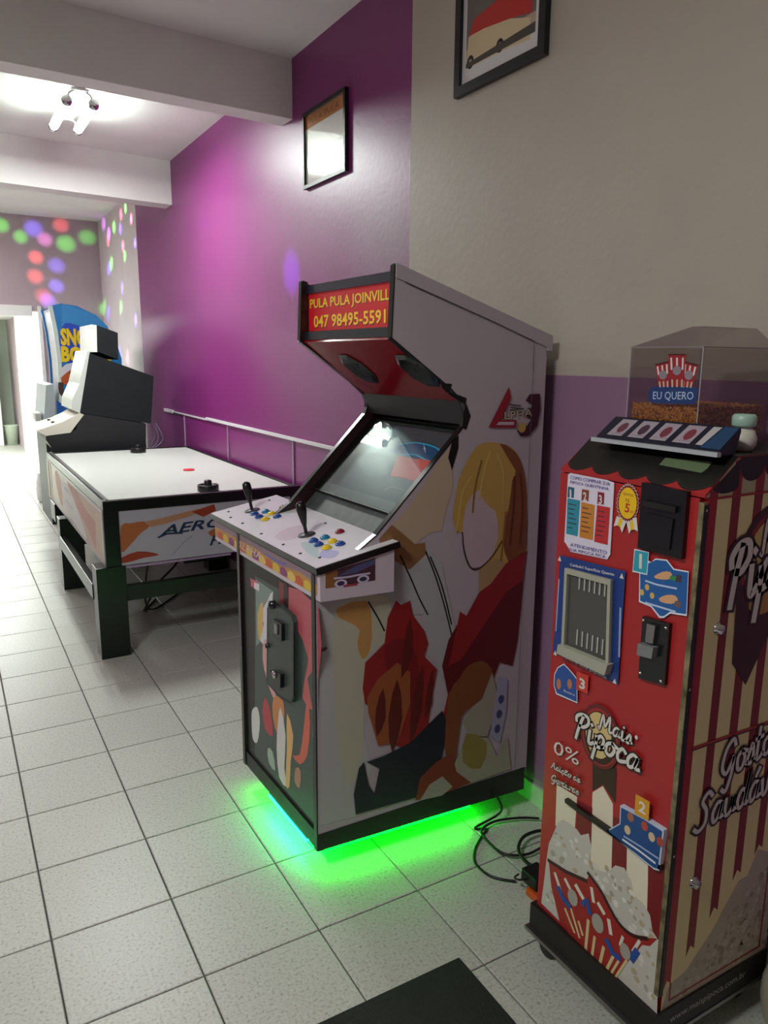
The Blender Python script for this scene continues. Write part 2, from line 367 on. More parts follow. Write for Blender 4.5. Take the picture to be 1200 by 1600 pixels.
# ------------------------------------------------------------------ things on the walls
def framed(name, label, y0, y1, z0, z1, X, fw, fm):
    t = thing(name, label, 'picture', (X, (y0+y1)/2, z0)); d = .022
    f = MB()
    f.box((X-d, y0, z0), (X-.001, y0+fw, z1), fm); f.box((X-d, y1-fw, z0), (X-.001, y1, z1), fm)
    f.box((X-d, y0+fw, z0), (X-.001, y1-fw, z0+fw), fm); f.box((X-d, y0+fw, z1-fw), (X-.001, y1-fw, z1), fm)
    f.build('frame', t); return t
t = framed('framed_picture', 'black framed picture of an old red and cream bus on the beige wall', 1.99, 2.475, 2.515, 3.13, XB, .032, BLK)
c = Canvas(lambda y, z, h: Vector((XB-.008-h, y, z)))
c.rect((2.02, 2.545), (2.445, 3.10), P('d9d6d6')); c.rect((2.05, 2.60), (2.42, 3.05), P('6c645e'))
c.rect((2.05, 2.60), (2.42, 2.66), P('b9a48c'))
c.poly([(2.417,2.6212),(2.4095,2.6975),(2.3725,2.7058),(2.1796,2.6806),(2.0764,2.6492),(2.0719,2.585),(2.1739,2.5929),(2.2938,2.5964),(2.3778,2.5972)], P('d8c39c'))
c.poly([(2.4059,2.7004),(2.3747,2.7469),(2.2684,2.7593),(2.1853,2.7674),(2.0735,2.7355),(2.0682,2.661),(2.1796,2.6806),(2.3174,2.6977)], P('c02a24'))
c.rect((2.10, 2.86), (2.13, 2.94), P('8fa0a6')); c.rect((2.15, 2.86), (2.18, 2.94), P('8fa0a6')); c.rect((2.2, 2.85), (2.22, 2.92), P('8fa0a6'))
for y, z in [(2.2289,2.6159),(2.3938,2.6143)]: c.disc((y, z), .02, .022, P('16120f')); c.disc((y, z), .009, .01, P('a8a090'))
c.rect((2.06, 2.76), (2.13, 2.80), P('b03028'))
c.poly([(2.05, 2.60), (2.42, 2.60), (2.42, 2.615), (2.05, 2.63)], P('4a443e'))
c.build('picture', t)
t = framed('framed_picture', 'small glossy framed notice catching the lamp glare on the purple wall', 3.467, 3.96, 2.468, 2.842, XP, .018, BLK)
c = Canvas(lambda y, z, h: Vector((XP-.010-h, y, z)))
c.rect((3.48, 2.48), (3.945, 2.83), mat('glossy_photo_paper', 'e8e8e0', .12, coat=1))
c.rect((3.485, 2.76), (3.94, 2.825), mat('amber_print', 'b8701c', .12, coat=1))
c.text('PULA PULA', (3.90, 2.775), (3.55, 2.775), .03, mat('dark_amber_print', '6a3808', .2))
c.build('notice', t)

t = thing('cable_duct', 'thin white cable duct with drops running along the purple wall', 'cable duct', (XP-.01, 3.4, 1.09))
dm = mat('white_duct_plastic', 'dedade', .4)
MB().box((XP-.017, 2.83, 1.098), (XP-.001, 5.9, 1.118), dm, .002).build('duct', t)
MB().box((XP-.012, 5.9, 1.094), (XP-.001, 6.95, 1.104), dm).build('duct', t)
MB().box((XP-.018, 6.9, 1.085), (XP-.001, 7.2, 1.113), dm, .002).build('duct', t)
for y in (4.18, 5.39, 6.55): MB().box((XP-.009, y, .30), (XP-.001, y+.010, 1.098), mat('thin_duct_plastic', 'b09ab0', .4)).build('drop_duct', t)

# ------------------------------------------------------------------ tall cabinet with green underglow
A_ = math.radians(-3); O_ = Vector((.88, 1.907, 0)); S_ = Vector((math.cos(A_), math.sin(A_), 0)); Wr = Vector((-math.sin(A_), math.cos(A_), 0))
W2 = (S_*-.05+Wr*.61).normalized()
def AP(s, w, z): return O_+S_*s+W2*w+Vector((0, 0, z))
CW = .615
out = [(0, .135), (0, .97), (.10, 1.0), (.197, 1.068), (.493, 1.38), (.503, 1.405), (.503, 1.425), (.492, 1.454), (.441, 1.499), (.241, 1.642), (.25, 1.841), (.795, 1.655), (.795, .14)]
arc = thing('arcade_cabinet', 'tall white arcade cabinet with colourful side print glowing green underneath', 'arcade machine', AP(.4, .3, 0))
def aprism(name, pts, w0, w1, m, parent=None):
    return MB().prism([AP(s, w0, z) for s, z in pts], [AP(s, w1, z) for s, z in pts], m).build(name, parent or arc)
M_side = mat('lilac_white_side_vinyl', 'b0a4ac', .42, var=.03)
M_in = mat('dark_red_black_inside', '2a1014', .3)
near = aprism('side_panel', out, 0, .018, M_side)
near['label'] = 'near side panel with the large colour print'
far = aprism('side_panel', out, CW-.018, CW, M_in)
for w in (-.001, CW-.019):      # black edge moulding round the front profile
    m = MB(); path = out[1:11]
    path = [(0, .08)]+path+[(.27, 1.836)]
    for i in range(len(path)-1):
        (s0, z0), (s1, z1) = path[i], path[i+1]; d = Vector((s1-s0, z1-z0)).normalized(); n = Vector((-d.y, d.x))*.004
        q = [(s0, z0), (s1, z1), (s1+n.x, z1+n.y), (s0+n.x, z0+n.y)]
        m.prism([AP(a, w, b) for a, b in q], [AP(a, w+.021, b) for a, b in q], BLKG)
    m.build('edge_moulding', arc)
aprism('plinth', [(.0, .08), (.0, .137), (.79, .165), (.79, .08)], -.002, CW+.002, BLK)
aprism('front_panel', [(.006, .137), (.006, .95), (.02, .95), (.02, .137)], .018, CW-.018, BLK)
aprism('back_panel', [(.775, .16), (.775, 1.66), (.793, 1.655), (.793, .16)], .018, CW-.018, M_side)
aprism('top_board', [(.275, 1.805), (.275, 1.822), (.795, 1.652), (.795, 1.637)], .018, CW-.018, M_side)
aprism('top_edge_strip', [(.251, 1.806), (.250, 1.846), (.815, 1.658), (.815, 1.612), (.797, 1.612), (.797, 1.622)], -.005, .0, M_side)
aprism('back_lip', [(.797, 1.612), (.797, 1.664), (.815, 1.658), (.815, 1.612)], .0, CW, M_side)
aprism('back_trim', [(.742, .162), (.742, 1.60), (.797, 1.60), (.797, .162)], -.0004, 0, M_side)
M_base = BLK
# marquee
aprism('marquee_light_box', [(.272, 1.66), (.272, 1.83), (.36, 1.80), (.36, 1.66)], .018, CW-.018, mat('navy_panel', '1a1c30', .4))
mq = Canvas(lambda w, z, h: AP(.272-h, w, z))
mq.rect((.02, 1.672), (CW-.02, 1.80), mat('lit_red_marquee', 'c8202a', .35, emit=.12, ecol='d8202a'))
gold = mat('gold_lettering', 'e8c030', .4, emit=.18, ecol='e8c030')
gsh = P('5a1a14')
mq.text('PULA PULA JOINVILLE', (CW-.034, 1.738), (.032, 1.738), .042, gsh, bold=.01)
mq.text('PULA PULA JOINVILLE', (CW-.03, 1.741), (.036, 1.741), .041, gold, bold=.02)
mq.text('047 98495-5591', (CW-.062, 1.682), (.082, 1.682), .042, gsh, bold=.01)
mq.text('047 98495-5591', (CW-.058, 1.685), (.086, 1.685), .041, gold, bold=.02)
mq.build('marquee', arc)
aprism('marquee_retainer', [(.256, 1.645), (.256, 1.672), (.272, 1.675), (.272, 1.645)], .018, CW-.018, mat('dark_teal_bar', '1d2b30', .3))
aprism('marquee_retainer', [(.262, 1.80), (.262, 1.828), (.272, 1.828), (.272, 1.80)], .018, CW-.018, mat('navy_panel', '1a1c30'))
# red underside with two speaker grilles
RP0, RP1 = (.25, 1.635), (.485, 1.455)
M_redp = mat('glossy_red_panel', '8c121c', .2)
aprism('speaker_panel', [(.252, 1.637), (.487, 1.457), (.497, 1.470), (.262, 1.65)], .018, CW-.018, M_redp)
rn = (S_*-(RP1[1]-RP0[1])*-1+Vector((0, 0, 1))*0)
def red_fn(w, t, h):
    ds, dz = RP1[0]-RP0[0], RP1[1]-RP0[1]; L = math.hypot(ds, dz); n = Vector((dz/L, -ds/L))
    return AP(RP0[0]+ds*t+n.x*(h), w, RP0[1]+dz*t+n.y*h)
for ctr in ([(0.4174,0.4901),(0.0617,0.491)]):
    g = Canvas(red_fn, .002); n = 8
    rim = [(ctr[0]+.070*math.cos(math.pi*(k+.5)/4)*(1.05 if k % 2 else 1), ctr[1]+.28*math.sin(math.pi*(k+.5)/4)) for k in range(8)]
    low = [red_fn(a, b, .0) for a, b in rim]; hi = [red_fn(ctr[0]+(a-ctr[0])*.8, ctr[1]+(b-ctr[1])*.8, .006) for a, b in rim]
    g.prism(low, hi, BLKG)
    for k in range(-3, 4): 
        y = ctr[0]+k*.016; g.h = .0063; g.ribbon([(y, ctr[1]-.13), (y, ctr[1]+.13)], .004, mat('grille_slot', '050505', .8))
    g.build('speaker_grille', arc)
# monitor hood, glass and screen
aprism('monitor_hood', [(.486, 1.457), (.512, 1.384), (.53, 1.384), (.502, 1.462)], .018, CW-.018, mat('dark_grey_hood', '17181a', .5))
SP0, SP1 = (.205, 1.055), (.490, 1.350)
def scr_fn(w, t, h):
    ds, dz = SP1[0]-SP0[0], SP1[1]-SP0[1]; L = math.hypot(ds, dz); n = Vector((-dz/L, ds/L))
    return AP(SP0[0]+ds*t+n.x*h, w, SP0[1]+dz*t+n.y*h)
def scr_box(name, w0, w1, t0, t1, h0, h1, m, parent=arc):
    q = [(w0, t0), (w1, t0), (w1, t1), (w0, t1)]
    return MB().prism([scr_fn(a, b, h0) for a, b in q], [scr_fn(a, b, h1) for a, b in q], m).build(name, parent)
scr_box('monitor_bezel', .018, CW-.018, .0, 1.10, -.04, -.030, mat('grey_scratched_bezel', '4b4f50', .5, var=.35, vscale=25))
sc_ = Canvas(scr_fn, -.029, .0004)
sc_.rect((.05, .27), (.57, 1.06), mat('dim_screen', '20262a', .3, emit=.16, ecol='7f9aa2'))
def E_(c, s=.5): return mat('screen_glow_'+c, '101010', .4, emit=s, ecol=c)
sc_.poly([(0.3447,0.8809),(0.2548,0.9278),(0.134,0.9226),(0.075,0.8499),(0.0609,0.7525),(0.1853,0.7736),(0.2511,0.792),(0.3471,0.7815)], E_('1c4a70', .9))
sc_.ribbon([(0.331,0.8779),(0.252,0.9217),(0.1442,0.9129),(0.0853,0.8659),(0.0644,0.7767),(0.1324,0.7787),(0.201,0.8085),(0.2682,0.7864)], .012, E_('38a8c8', .9), 4)
sc_.poly([(0.2903,0.7653),(0.0704,0.7746),(0.0636,0.6626),(0.0951,0.5735),(0.1515,0.5758),(0.2433,0.5648)], E_('e07878', .8))
sc_.poly([(0.1724,0.7781),(0.0644,0.7767),(0.0683,0.6735),(0.1256,0.69)], E_('f04030', .8))
sc_.ribbon([(0.4728,0.6825),(0.4119,0.7391),(0.304,0.6915),(0.2575,0.5523),(0.3302,0.4883)], .02, E_('587a92', .35), 4)
sc_.ribbon([(0.2087,0.4266),(0.1821,0.4779),(0.1137,0.4697)], .012, E_('c0b8c0', .5), 4)
sc_.build('screen', arc)
scr_box('screen_glass', .018, CW-.018, .245, 1.10, -.012, -.009, mat('tinted_screen_glass', '0c0f10', .04, spec=1, ior=1.7) if 0 else M_glass)
scr_box('edge_highlight_strip', .018, .023, .14, .94, -.009, .004, mat('painted_edge_highlight', 'd8d8d8', .3))  # painted highlight of the near edge moulding, built as a pale strip
scr_box('lower_reflection_strip', .05, .57, .25, .345, -.029, -.024, mat('painted_reflection', 'a8b4b4', .35))  # pale strip painted in for the bright band reflected in the glass
scr_box('lower_trim_line', .02, CW-.02, .232, .247, -.029, -.010, BLK)
# control deck
def deck_fn(w, s, h): 
    L = math.hypot(.255, .05); return AP(-.015+s-h*.05/L, w, 1.0+s*.05/.255+h*.255/L)
DW0, DW1 = -.035, .862
def deck_box(name, w0, w1, s0, s1, h0, h1, m):
    q = [(w0, s0), (w1, s0), (w1, s1), (w0, s1)]
    return MB().prism([deck_fn(a, b, h0) for a, b in q], [deck_fn(a, b, h1) for a, b in q], m).build(name, arc)
M_deckw = mat('white_deck_vinyl', 'e2dee4', .3, var=.04, vscale=6)
deck_box('control_board', DW0, DW1, .0, .268, -.02, -.001, BLKG)
deck_box('control_overlay', DW0+.004, DW1-.004, .003, .265, -.001, .0005, M_deckw)
bx = MB(); w0, w1 = -.03, .85; q = [(.0, .898), (.0, .978), (.238, 1.028), (.238, .898)]
bx.prism([AP(s, w0, z) for s, z in q], [AP(s, w1, z) for s, z in q], mat('lilac_white_box_vinyl', 'c9bcc6', .42)); bx.build('control_box', arc)
b1 = Canvas(lambda w, z, h: AP(-h, w, z))
b1.rect((.845, .912), (-.012, .972), P('c08a4a')); 
b1.poly([(.845, .972), (-.012, .972), (-.012, .945), (.1, .955), (.25, .94), (.45, .952), (.845, .95)], P('8d7480'))
for k in range(14):
    w = .03+k*.057; b1.poly([(w, .914), (w+.04, .914), (w+.05, .93), (w+.02, .942), (w-.01, .928)], P(['d8b83a', 'c85a32', 'e0c060', '8a3c70'][k % 4]), 3)
b1.text('ALPHA', (.62, .922), (.40, .922), .026, P('d8c8c8'), shear=.2); b1.ribbon([(.36, .952), (.28, .948), (.2, .956)], .006, P('6a6ab8'), 4)
b1.rect((.845, .972), (-.02, .976), BLK)
b1.build('front_print', arc)
b2 = Canvas(lambda s, z, h: AP(s, -.03-h, z))
b2.poly([(0.0167,0.9822),(0.1748,1.0092),(0.1753,0.941),(0.0163,0.9369)], P('4a2a3a'))
b2.poly([(0.0167,0.9822),(0.0543,0.9889),(0.0541,0.9375),(0.0163,0.9369)], P('8a5a30')); b2.poly([(0.0542,0.968),(0.1149,0.995),(0.1748,1.0072),(0.1749,0.9917),(0.1149,0.9719)], P('50507a'))
for x in ('535,912', '570,905'):
    pass
for s, z in [(0.0642,0.9458),(0.1356,0.95)]: b2.disc((s, z), .020, .012, P('c8bcd0')); b2.disc((s, z), .012, .007, P('38304a'))
b2.ribbon([(0.0442,0.9636),(0.0844,0.9623),(0.1149,0.9642),(0.1563,0.9649)], .006, P('c0b4cc'), 3)
b2.ribbon([(0.0742,0.9368),(0.115,0.9372)], .006, P('a03048'), 3)
b2.build('side_print', arc)
for s, z in ((.004, .0),):
    pass
JOY = mat('black_joystick_plastic', '0c0c0d', .3)
def up_at(w, s, h): return deck_fn(w, s, h)
axis = (deck_fn(0, 0, 1)-deck_fn(0, 0, 0)).normalized()
for (w, s) in [(0.2749,0.1182),(0.7334,0.117)]:
    c0 = deck_fn(w, s, .0008)
    j = MB().tube([c0+axis*.006, c0+axis*.03, c0+axis*.045, c0+axis*.085, c0+axis*.105, c0+axis*.112], [.006, .006, .010, .017, .015, .006], JOY, 14).build('joystick', arc)
    MB().lathe(c0, [(.030, 0), (.029, .002), (.012, .004), (.006, .008)], mat('grey_dust_washer', '3c3a40', .4), 20, axis).build('dust_washer', j)
cols = {'b': mat('blue_button', '1e4a9a', .25), 't': mat('teal_button', '1a7aa0', .25), 'y': mat('yellow_button', 'e8c820', .25), 'r': mat('red_button', '8a1c30', .25)}
def button(w, s, k):
    c0 = deck_fn(w, s, .0008)
    MB().lathe(c0, [(.0155, 0), (.0155, .004), (.012, .0055), (.0115, .0045), (.0112, .008), (.009, .0095), (0, .0098)], cols[k], 18, axis).build('button', arc)
for ks, pts in (('bbtyby', [(0.1947,0.104),(0.1463,0.0976),(0.191,0.1411),(0.1361,0.1385),(0.093,0.1424),(0.0972,0.0998)]), ('bbtyby', [(0.6759,0.1036),(0.6206,0.0988),(0.6623,0.141),(0.6145,0.1426),(0.5615,0.1417),(0.5698,0.1014)]), ('rr', [(0.2016,0.1972),(0.6513,0.2036)])):
    for k, (w, s) in zip(ks, pts): button(w, s, k)

for w, s in [(0.7215,0.0304),(0.4245,0.0268),(0.2496,0.0278),(0.1235,0.0266),(0.0392,0.0478),(0.0306,0.2132),(0.3323,0.2123),(0.8067,0.2153),(0.6061,0.0315),(0.8071,0.0533)]:
    MB().lathe(deck_fn(w, s, .0006), [(.0055, 0), (.005, .002), (0, .003)], mat('dark_screw', '2c2a38', .3), 8, axis).build('screw', arc)

dk = Canvas(deck_fn, .0006)
dk.poly([(0.3571,0.0469),(0.4033,0.1119),(0.3667,0.1591),(0.2835,0.0979),(0.2839,0.0479)], P('cdb8c4'), 3); dk.poly([(0.2194,0.0727),(0.1682,0.0955),(0.0403,0.0457),(0.1262,0.046)], P('b8c8cc'), 3)
dk.poly([(0.0908,0.0849),(0.0385,0.1102),(0.0046,0.0723),(0.0471,0.0531)], P('b8b4e0'), 3)
dk.build('deck_print', arc)
# front print: abstract flames on dark green, plus coin door
f = Canvas(lambda w, z, h: AP(.006-h, w, z)); pr = lambda c: P(c, .35)
f.poly([(0.4741,0.8485),(-0.0075,0.8647),(0.0074,0.1535),(0.5216,0.1546)], pr('3c4a44'))
f.poly([(0.2388,0.8766),(-0.0077,0.8744),(-0.0031,0.6552),(0.0519,0.6754),(0.1032,0.7398),(0.1939,0.7945)], pr('b85660'), 2)
f.poly([(0.469,0.8384),(0.3165,0.8343),(0.3475,0.7483),(0.4198,0.6346),(0.48,0.5909)], pr('7c8e88'))
f.poly([(0.3218,0.8328),(0.35,0.7028),(0.3662,0.6068),(0.3984,0.6186),(0.4429,0.6269),(0.4048,0.6969),(0.4311,0.7232),(0.3722,0.7857)], pr('d8d4dc'), 2)
f.poly([(0.4601,0.7145),(0.4111,0.7746),(0.4176,0.67),(0.4547,0.623)], pr('d8b060'), 2)
f.poly([(0.4084,0.6384),(0.3538,0.6338),(0.3401,0.4898),(0.2884,0.4645),(0.342,0.4542),(0.3941,0.5038),(0.4242,0.5631)], pr('d8a0a0'), 2)
f.poly([(0.0411,0.7604),(0.0696,0.6689),(0.1092,0.5487),(0.038,0.5359),(0.0708,0.627),(0.0087,0.6911)], pr('c06060'), 2)
f.poly([(0.4099,0.4267),(0.367,0.3969),(0.3498,0.3094),(0.4173,0.303),(0.4363,0.3676)], pr('b83038'), 2)
f.poly([(0.3365,0.4564),(0.2569,0.4774),(0.2554,0.3984),(0.3056,0.3296),(0.3459,0.3823)], pr('d08040'), 2)
f.poly([(0.5342,0.3262),(0.4838,0.3574),(0.4634,0.307),(0.493,0.2189),(0.5362,0.2116),(0.5443,0.2715)], pr('dcdcda'), 3)
f.poly([(0.279,0.4456),(0.2418,0.3587),(0.2575,0.235),(0.2395,0.1735),(0.3024,0.1767),(0.3189,0.2761),(0.3032,0.3774)], pr('d8d2d0'), 2)
f.poly([(0.228,0.4444),(0.1809,0.3864),(0.2046,0.2844),(0.2187,0.1845),(0.2496,0.1801),(0.2335,0.3165)], pr('e0b070'), 2)
f.poly([(0.0726,0.5636),(0.0569,0.4856),(0.078,0.3684),(0.1357,0.3071),(0.1886,0.3151),(0.1345,0.3411),(0.1033,0.4436)], pr('d06048'), 2)
f.poly([(0.0293,0.5396),(0.0042,0.5088),(0.0065,0.4029),(0.0401,0.4507)], pr('c8a040'), 2)
f.poly([(0.3983,0.2385),(0.353,0.2479),(0.3344,0.1845),(0.3898,0.1887)], pr('a8b4ac'), 2)
f.poly([(0.1654,0.281),(0.1268,0.2891),(0.1385,0.2221),(0.1772,0.2247)], pr('b07868'), 2)
f.poly([(0.5162,0.831),(0.4409,0.8344),(0.4373,0.8036),(0.5124,0.8018)], pr('c8506c')); f.poly([(0.4816,0.8238),(0.4356,0.829),(0.4373,0.8036),(0.4832,0.8004)], pr('e0d8dc'))
f.poly([(0.2682,0.8837),(0.2093,0.8865),(0.2125,0.81),(0.2718,0.81)], pr('7a1824'))
f.poly([(0.2336,0.8843),(0.1998,0.8827),(0.2032,0.8022),(0.2372,0.8028)], pr('241418'))
f.build('front_print', arc)
cdp = [(0.3312,0.7753),(0.3188,0.7921),(0.2715,0.8143),(0.1981,0.8101),(0.1465,0.8045),(0.1333,0.7879),(0.1419,0.5397),(0.1618,0.5121),(0.2459,0.4977),(0.3522,0.5059)]
M_door = mat('dark_green_metal', '38443f', .4, var=.08)
cdoor = MB().prism([AP(.006, w, z) for w, z in cdp], [AP(-.010, w, z) for w, z in cdp], M_door).build('coin_door', arc)
r = Canvas(lambda w, z, h: AP(-.010-h, w, z)); r.ribbon(cdp[2:]+[cdp[0], cdp[1], cdp[2]], .008, BLK)
r.build('door_rim', cdoor)
q = [(0.2641,0.7604),(0.1951,0.7645),(0.1974,0.7085),(0.2668,0.703)]; q2 = [(w, z) for w, z in q]
cs = MB().prism([AP(-.010, w, z) for w, z in q2], [AP(-.022, w, z) for w, z in q2], BLKG); cs.build('coin_slot', cdoor)
q = [(0.2444,0.7535),(0.2197,0.7547),(0.2211,0.7221),(0.2459,0.7206)]; MB().prism([AP(-.022, w, z) for w, z in q], [AP(-.026, w, z) for w, z in q], STEEL).build('coin_slot_insert', cdoor)
q = [(0.2988,0.5718),(0.207,0.5927),(0.2089,0.5458),(0.2545,0.5302),(0.3007,0.5349)]; lk = MB().prism([AP(-.010, w, z) for w, z in q], [AP(-.024, w, z) for w, z in q], BLKG); lk.build('return_cup', cdoor)
w, z = [(0.2525,0.5756)][0]; MB().lathe(AP(-.024, w, z), [(.012, 0), (.012, .006), (0, .008)], CHROME, 14, -S_).build('lock', cdoor)
w, z = [(0.3318,0.6458)][0]; MB().lathe(AP(-.010, w, z), [(.009, 0), (.008, .01), (0, .012)], BLK, 12, -S_).build('latch', cdoor)
w, z = [(0.2771,0.8041)][0]; MB().lathe(AP(-.006, w, z), [(.014, 0), (.014, .02), (0, .024)], BLKG, 14, -S_).build('lock', cdoor)
# side print: broad colour patches and brush strokes
a = Canvas(lambda s, z, h: AP(s, -h, z), .0005, .00008); pr = lambda c: P(c, .42)
SK, SH, RD, RD2, NV, BL, BR, CR = pr('b8a48c'), pr('8a6440'), pr('8a1f22'), pr('5c1418'), pr('1c1e2a'), pr('b8944e'), pr('7a4424'), pr('a8a49c')
a.poly([(0.0197,0.8693),(0.0953,0.882),(0.2227,0.8842),(0.224,0.7364),(0.1376,0.5434),(0.1825,0.3166),(0.1382,0.1613),(0.0072,0.1666)], pr('b0aeae'))
a.poly([(0.0623,0.867),(0.2358,0.8783),(0.2462,0.7327),(0.1912,0.7213),(0.1591,0.6231),(0.1511,0.3685),(0.105,0.2709),(0.0727,0.3879),(0.057,0.6429)], pr('b4b09c'), 2)
a.poly([(0.0684,0.8621),(0.1625,0.8725),(0.1821,0.7947),(0.1761,0.7136),(0.1502,0.6872),(0.133,0.7415),(0.1415,0.7808),(0.1056,0.8127),(0.0745,0.8315)], pr('b88850'), 2)
a.poly([(0.204,1.0575),(0.3067,1.15),(0.4373,1.318),(0.4529,1.2582),(0.4593,1.198),(0.4338,1.1196),(0.4216,1.0598),(0.3802,1.0598),(0.3422,1.0374),(0.3091,1.0107),(0.2473,1.0214)], SK)
a.poly([(0.204,1.0575),(0.2465,1.0964),(0.275,1.074),(0.3266,1.0289),(0.3627,1.0292),(0.3687,0.9634),(0.3115,0.8679),(0.2444,0.8975),(0.2218,0.9806)], SH, 1)
a.poly([(0.4504,1.3369),(0.4729,1.3556),(0.4741,1.3163),(0.4532,1.2482),(0.4382,1.2885)], BLK)
a.poly([(0.4048,1.5141),(0.4451,1.51),(0.4368,1.4874),(0.4991,1.4674),(0.4951,1.4482),(0.4463,1.472),(0.4096,1.499)], BLK)
a.poly([(0.4973,1.452),(0.515,1.4128),(0.5002,1.3702),(0.486,1.3785),(0.4891,1.4232)], BLK)
a.poly([(0.2346,0.999),(0.3101,0.9499),(0.3816,1.0028),(0.4244,0.9568),(0.4511,0.8486),(0.4946,0.691),(0.4704,0.6072),(0.435,0.5696),(0.3585,0.7986),(0.2675,0.8123),(0.2226,0.8903)], pr('a8a8aa'), 1)
for st in ([(0.2761,0.9983),(0.3105,0.9295),(0.3459,0.8527),(0.3771,0.7958)], [(0.3656,1.0005),(0.4021,0.918),(0.4404,0.8076),(0.4726,0.6947)], [(0.382,0.9823),(0.4264,0.8836),(0.466,0.7501)], [(0.1689,0.8675),(0.2015,0.8121),(0.2237,0.7675)]):
    a.ribbon(st, .005, BLK, 3)
# blond shape, plain
a.poly([(0.5421,1.3192),(0.6018,1.3286),(0.6768,1.3071),(0.7176,1.2535),(0.7435,1.1573),(0.7533,0.9841),(0.7426,0.9415),(0.6203,0.9123),(0.5568,0.9413),(0.5291,1.0286),(0.4804,1.0541),(0.4601,1.097),(0.4693,1.1773),(0.4905,1.246)], BL, 2)
a.poly([(0.6264,1.3236),(0.69,1.2942),(0.7264,1.2321),(0.7447,1.1359),(0.7533,0.9841),(0.7349,0.938),(0.6834,0.9264),(0.6535,1.016),(0.6737,1.1203),(0.6821,1.2036),(0.6932,1.2341)], BR, 2)
a.poly([(0.4974,1.0421),(0.5085,1.1337),(0.5547,1.1813),(0.6104,1.1359),(0.6357,1.0178),(0.5942,0.9369),(0.5573,0.9284),(0.5326,0.9335),(0.5088,0.9889)], pr('b8a4ac'), 2)
a.poly([(0.5551,1.171),(0.591,1.127),(0.6268,1.1032),(0.6139,1.1667),(0.6564,1.2156),(0.6081,1.1878),(0.5831,1.1998)], BL, 1)
a.ribbon([(0.4972,1.0484),(0.5066,0.985),(0.5303,0.9317),(0.565,0.9233),(0.6134,0.9561),(0.6514,1.0055)], .005, pr('3a2420'), 4)
a.poly([(0.5651,0.919),(0.6313,0.9498),(0.6705,0.9279),(0.6525,0.8757),(0.5993,0.8172),(0.5681,0.8433)], pr('a88860'), 1)
for st_c, p_ in (('c4a45c', [(0.5219,1.2241),(0.4929,1.1755),(0.4814,1.0951),(0.4734,1.0507)]), ('8a6430', [(0.5607,1.2722),(0.5398,1.1925),(0.5333,1.1111)]), ('c8a860', [(0.5909,1.3009),(0.5696,1.2312),(0.5559,1.1504)]), ('8a6430', [(0.662,1.1002),(0.656,1.0158),(0.6494,0.9412)]), ('c4a45c', [(0.6182,1.2895),(0.6459,1.2266),(0.6459,1.1226)]), ('5a3018', [(0.7116,1.2226),(0.7277,1.116),(0.7243,0.9872)]), ('5a3018', [(0.6892,1.2135),(0.6916,1.1189),(0.6827,0.9915)])): a.ribbon(p_, .007, pr(st_c), 4)
# red mass right
a.poly([(0.6123,0.8656),(0.6705,0.9279),(0.7546,0.9621),(0.742,0.8084),(0.7318,0.6512),(0.7151,0.5619),(0.6611,0.5833),(0.6374,0.5304),(0.4614,0.4974),(0.4338,0.614),(0.4555,0.6976),(0.4879,0.7466),(0.4963,0.7886),(0.5214,0.7697),(0.5681,0.8433)], RD2, 0)
a.poly([(0.6123,0.8656),(0.6705,0.9279),(0.7522,0.958),(0.7469,0.8636),(0.6754,0.8287),(0.5784,0.7103),(0.5067,0.6227),(0.4581,0.6095),(0.4879,0.7466),(0.4963,0.7886),(0.5214,0.7697),(0.5681,0.8433)], RD, 0)
# red plume, left
a.poly([(0.1505,0.5934),(0.1589,0.6753),(0.2241,0.726),(0.2344,0.8071),(0.2625,0.8583),(0.2805,0.8414),(0.3118,0.8513),(0.3241,0.7996),(0.3643,0.7449),(0.3793,0.6997),(0.3661,0.6589),(0.4147,0.6065),(0.4022,0.5318),(0.3856,0.4238),(0.439,0.4232),(0.4607,0.52),(0.4912,0.4912),(0.4424,0.2963),(0.3204,0.3491),(0.2272,0.3938),(0.1929,0.4672),(0.1814,0.5341),(0.1594,0.5388)], RD, 0)
a.poly([(0.2242,0.7156),(0.314,0.7213),(0.3513,0.5859),(0.3181,0.4832),(0.2479,0.5846)], pr('741a20'), 2)
a.poly([(0.1659,0.5586),(0.203,0.6146),(0.2696,0.655),(0.3159,0.6143),(0.3177,0.5053),(0.2731,0.3829),(0.2046,0.3883),(0.1817,0.4697),(0.1705,0.5044)], pr('94502e'), 1)
for p_ in ([(0.255,0.3539),(0.24,0.4784),(0.2703,0.6016),(0.2905,0.4673)], [(0.32,0.3717),(0.3267,0.5253),(0.3621,0.6272),(0.3606,0.474)], [(0.1999,0.4222),(0.1948,0.5099),(0.221,0.5793),(0.2309,0.4804)], [(0.284,0.5989),(0.2915,0.704),(0.3128,0.7951),(0.324,0.6771)], [(0.3706,0.4496),(0.3825,0.5579),(0.4003,0.6092),(0.3985,0.4882)]): a.poly(p_, pr('5c1c18'), 2)
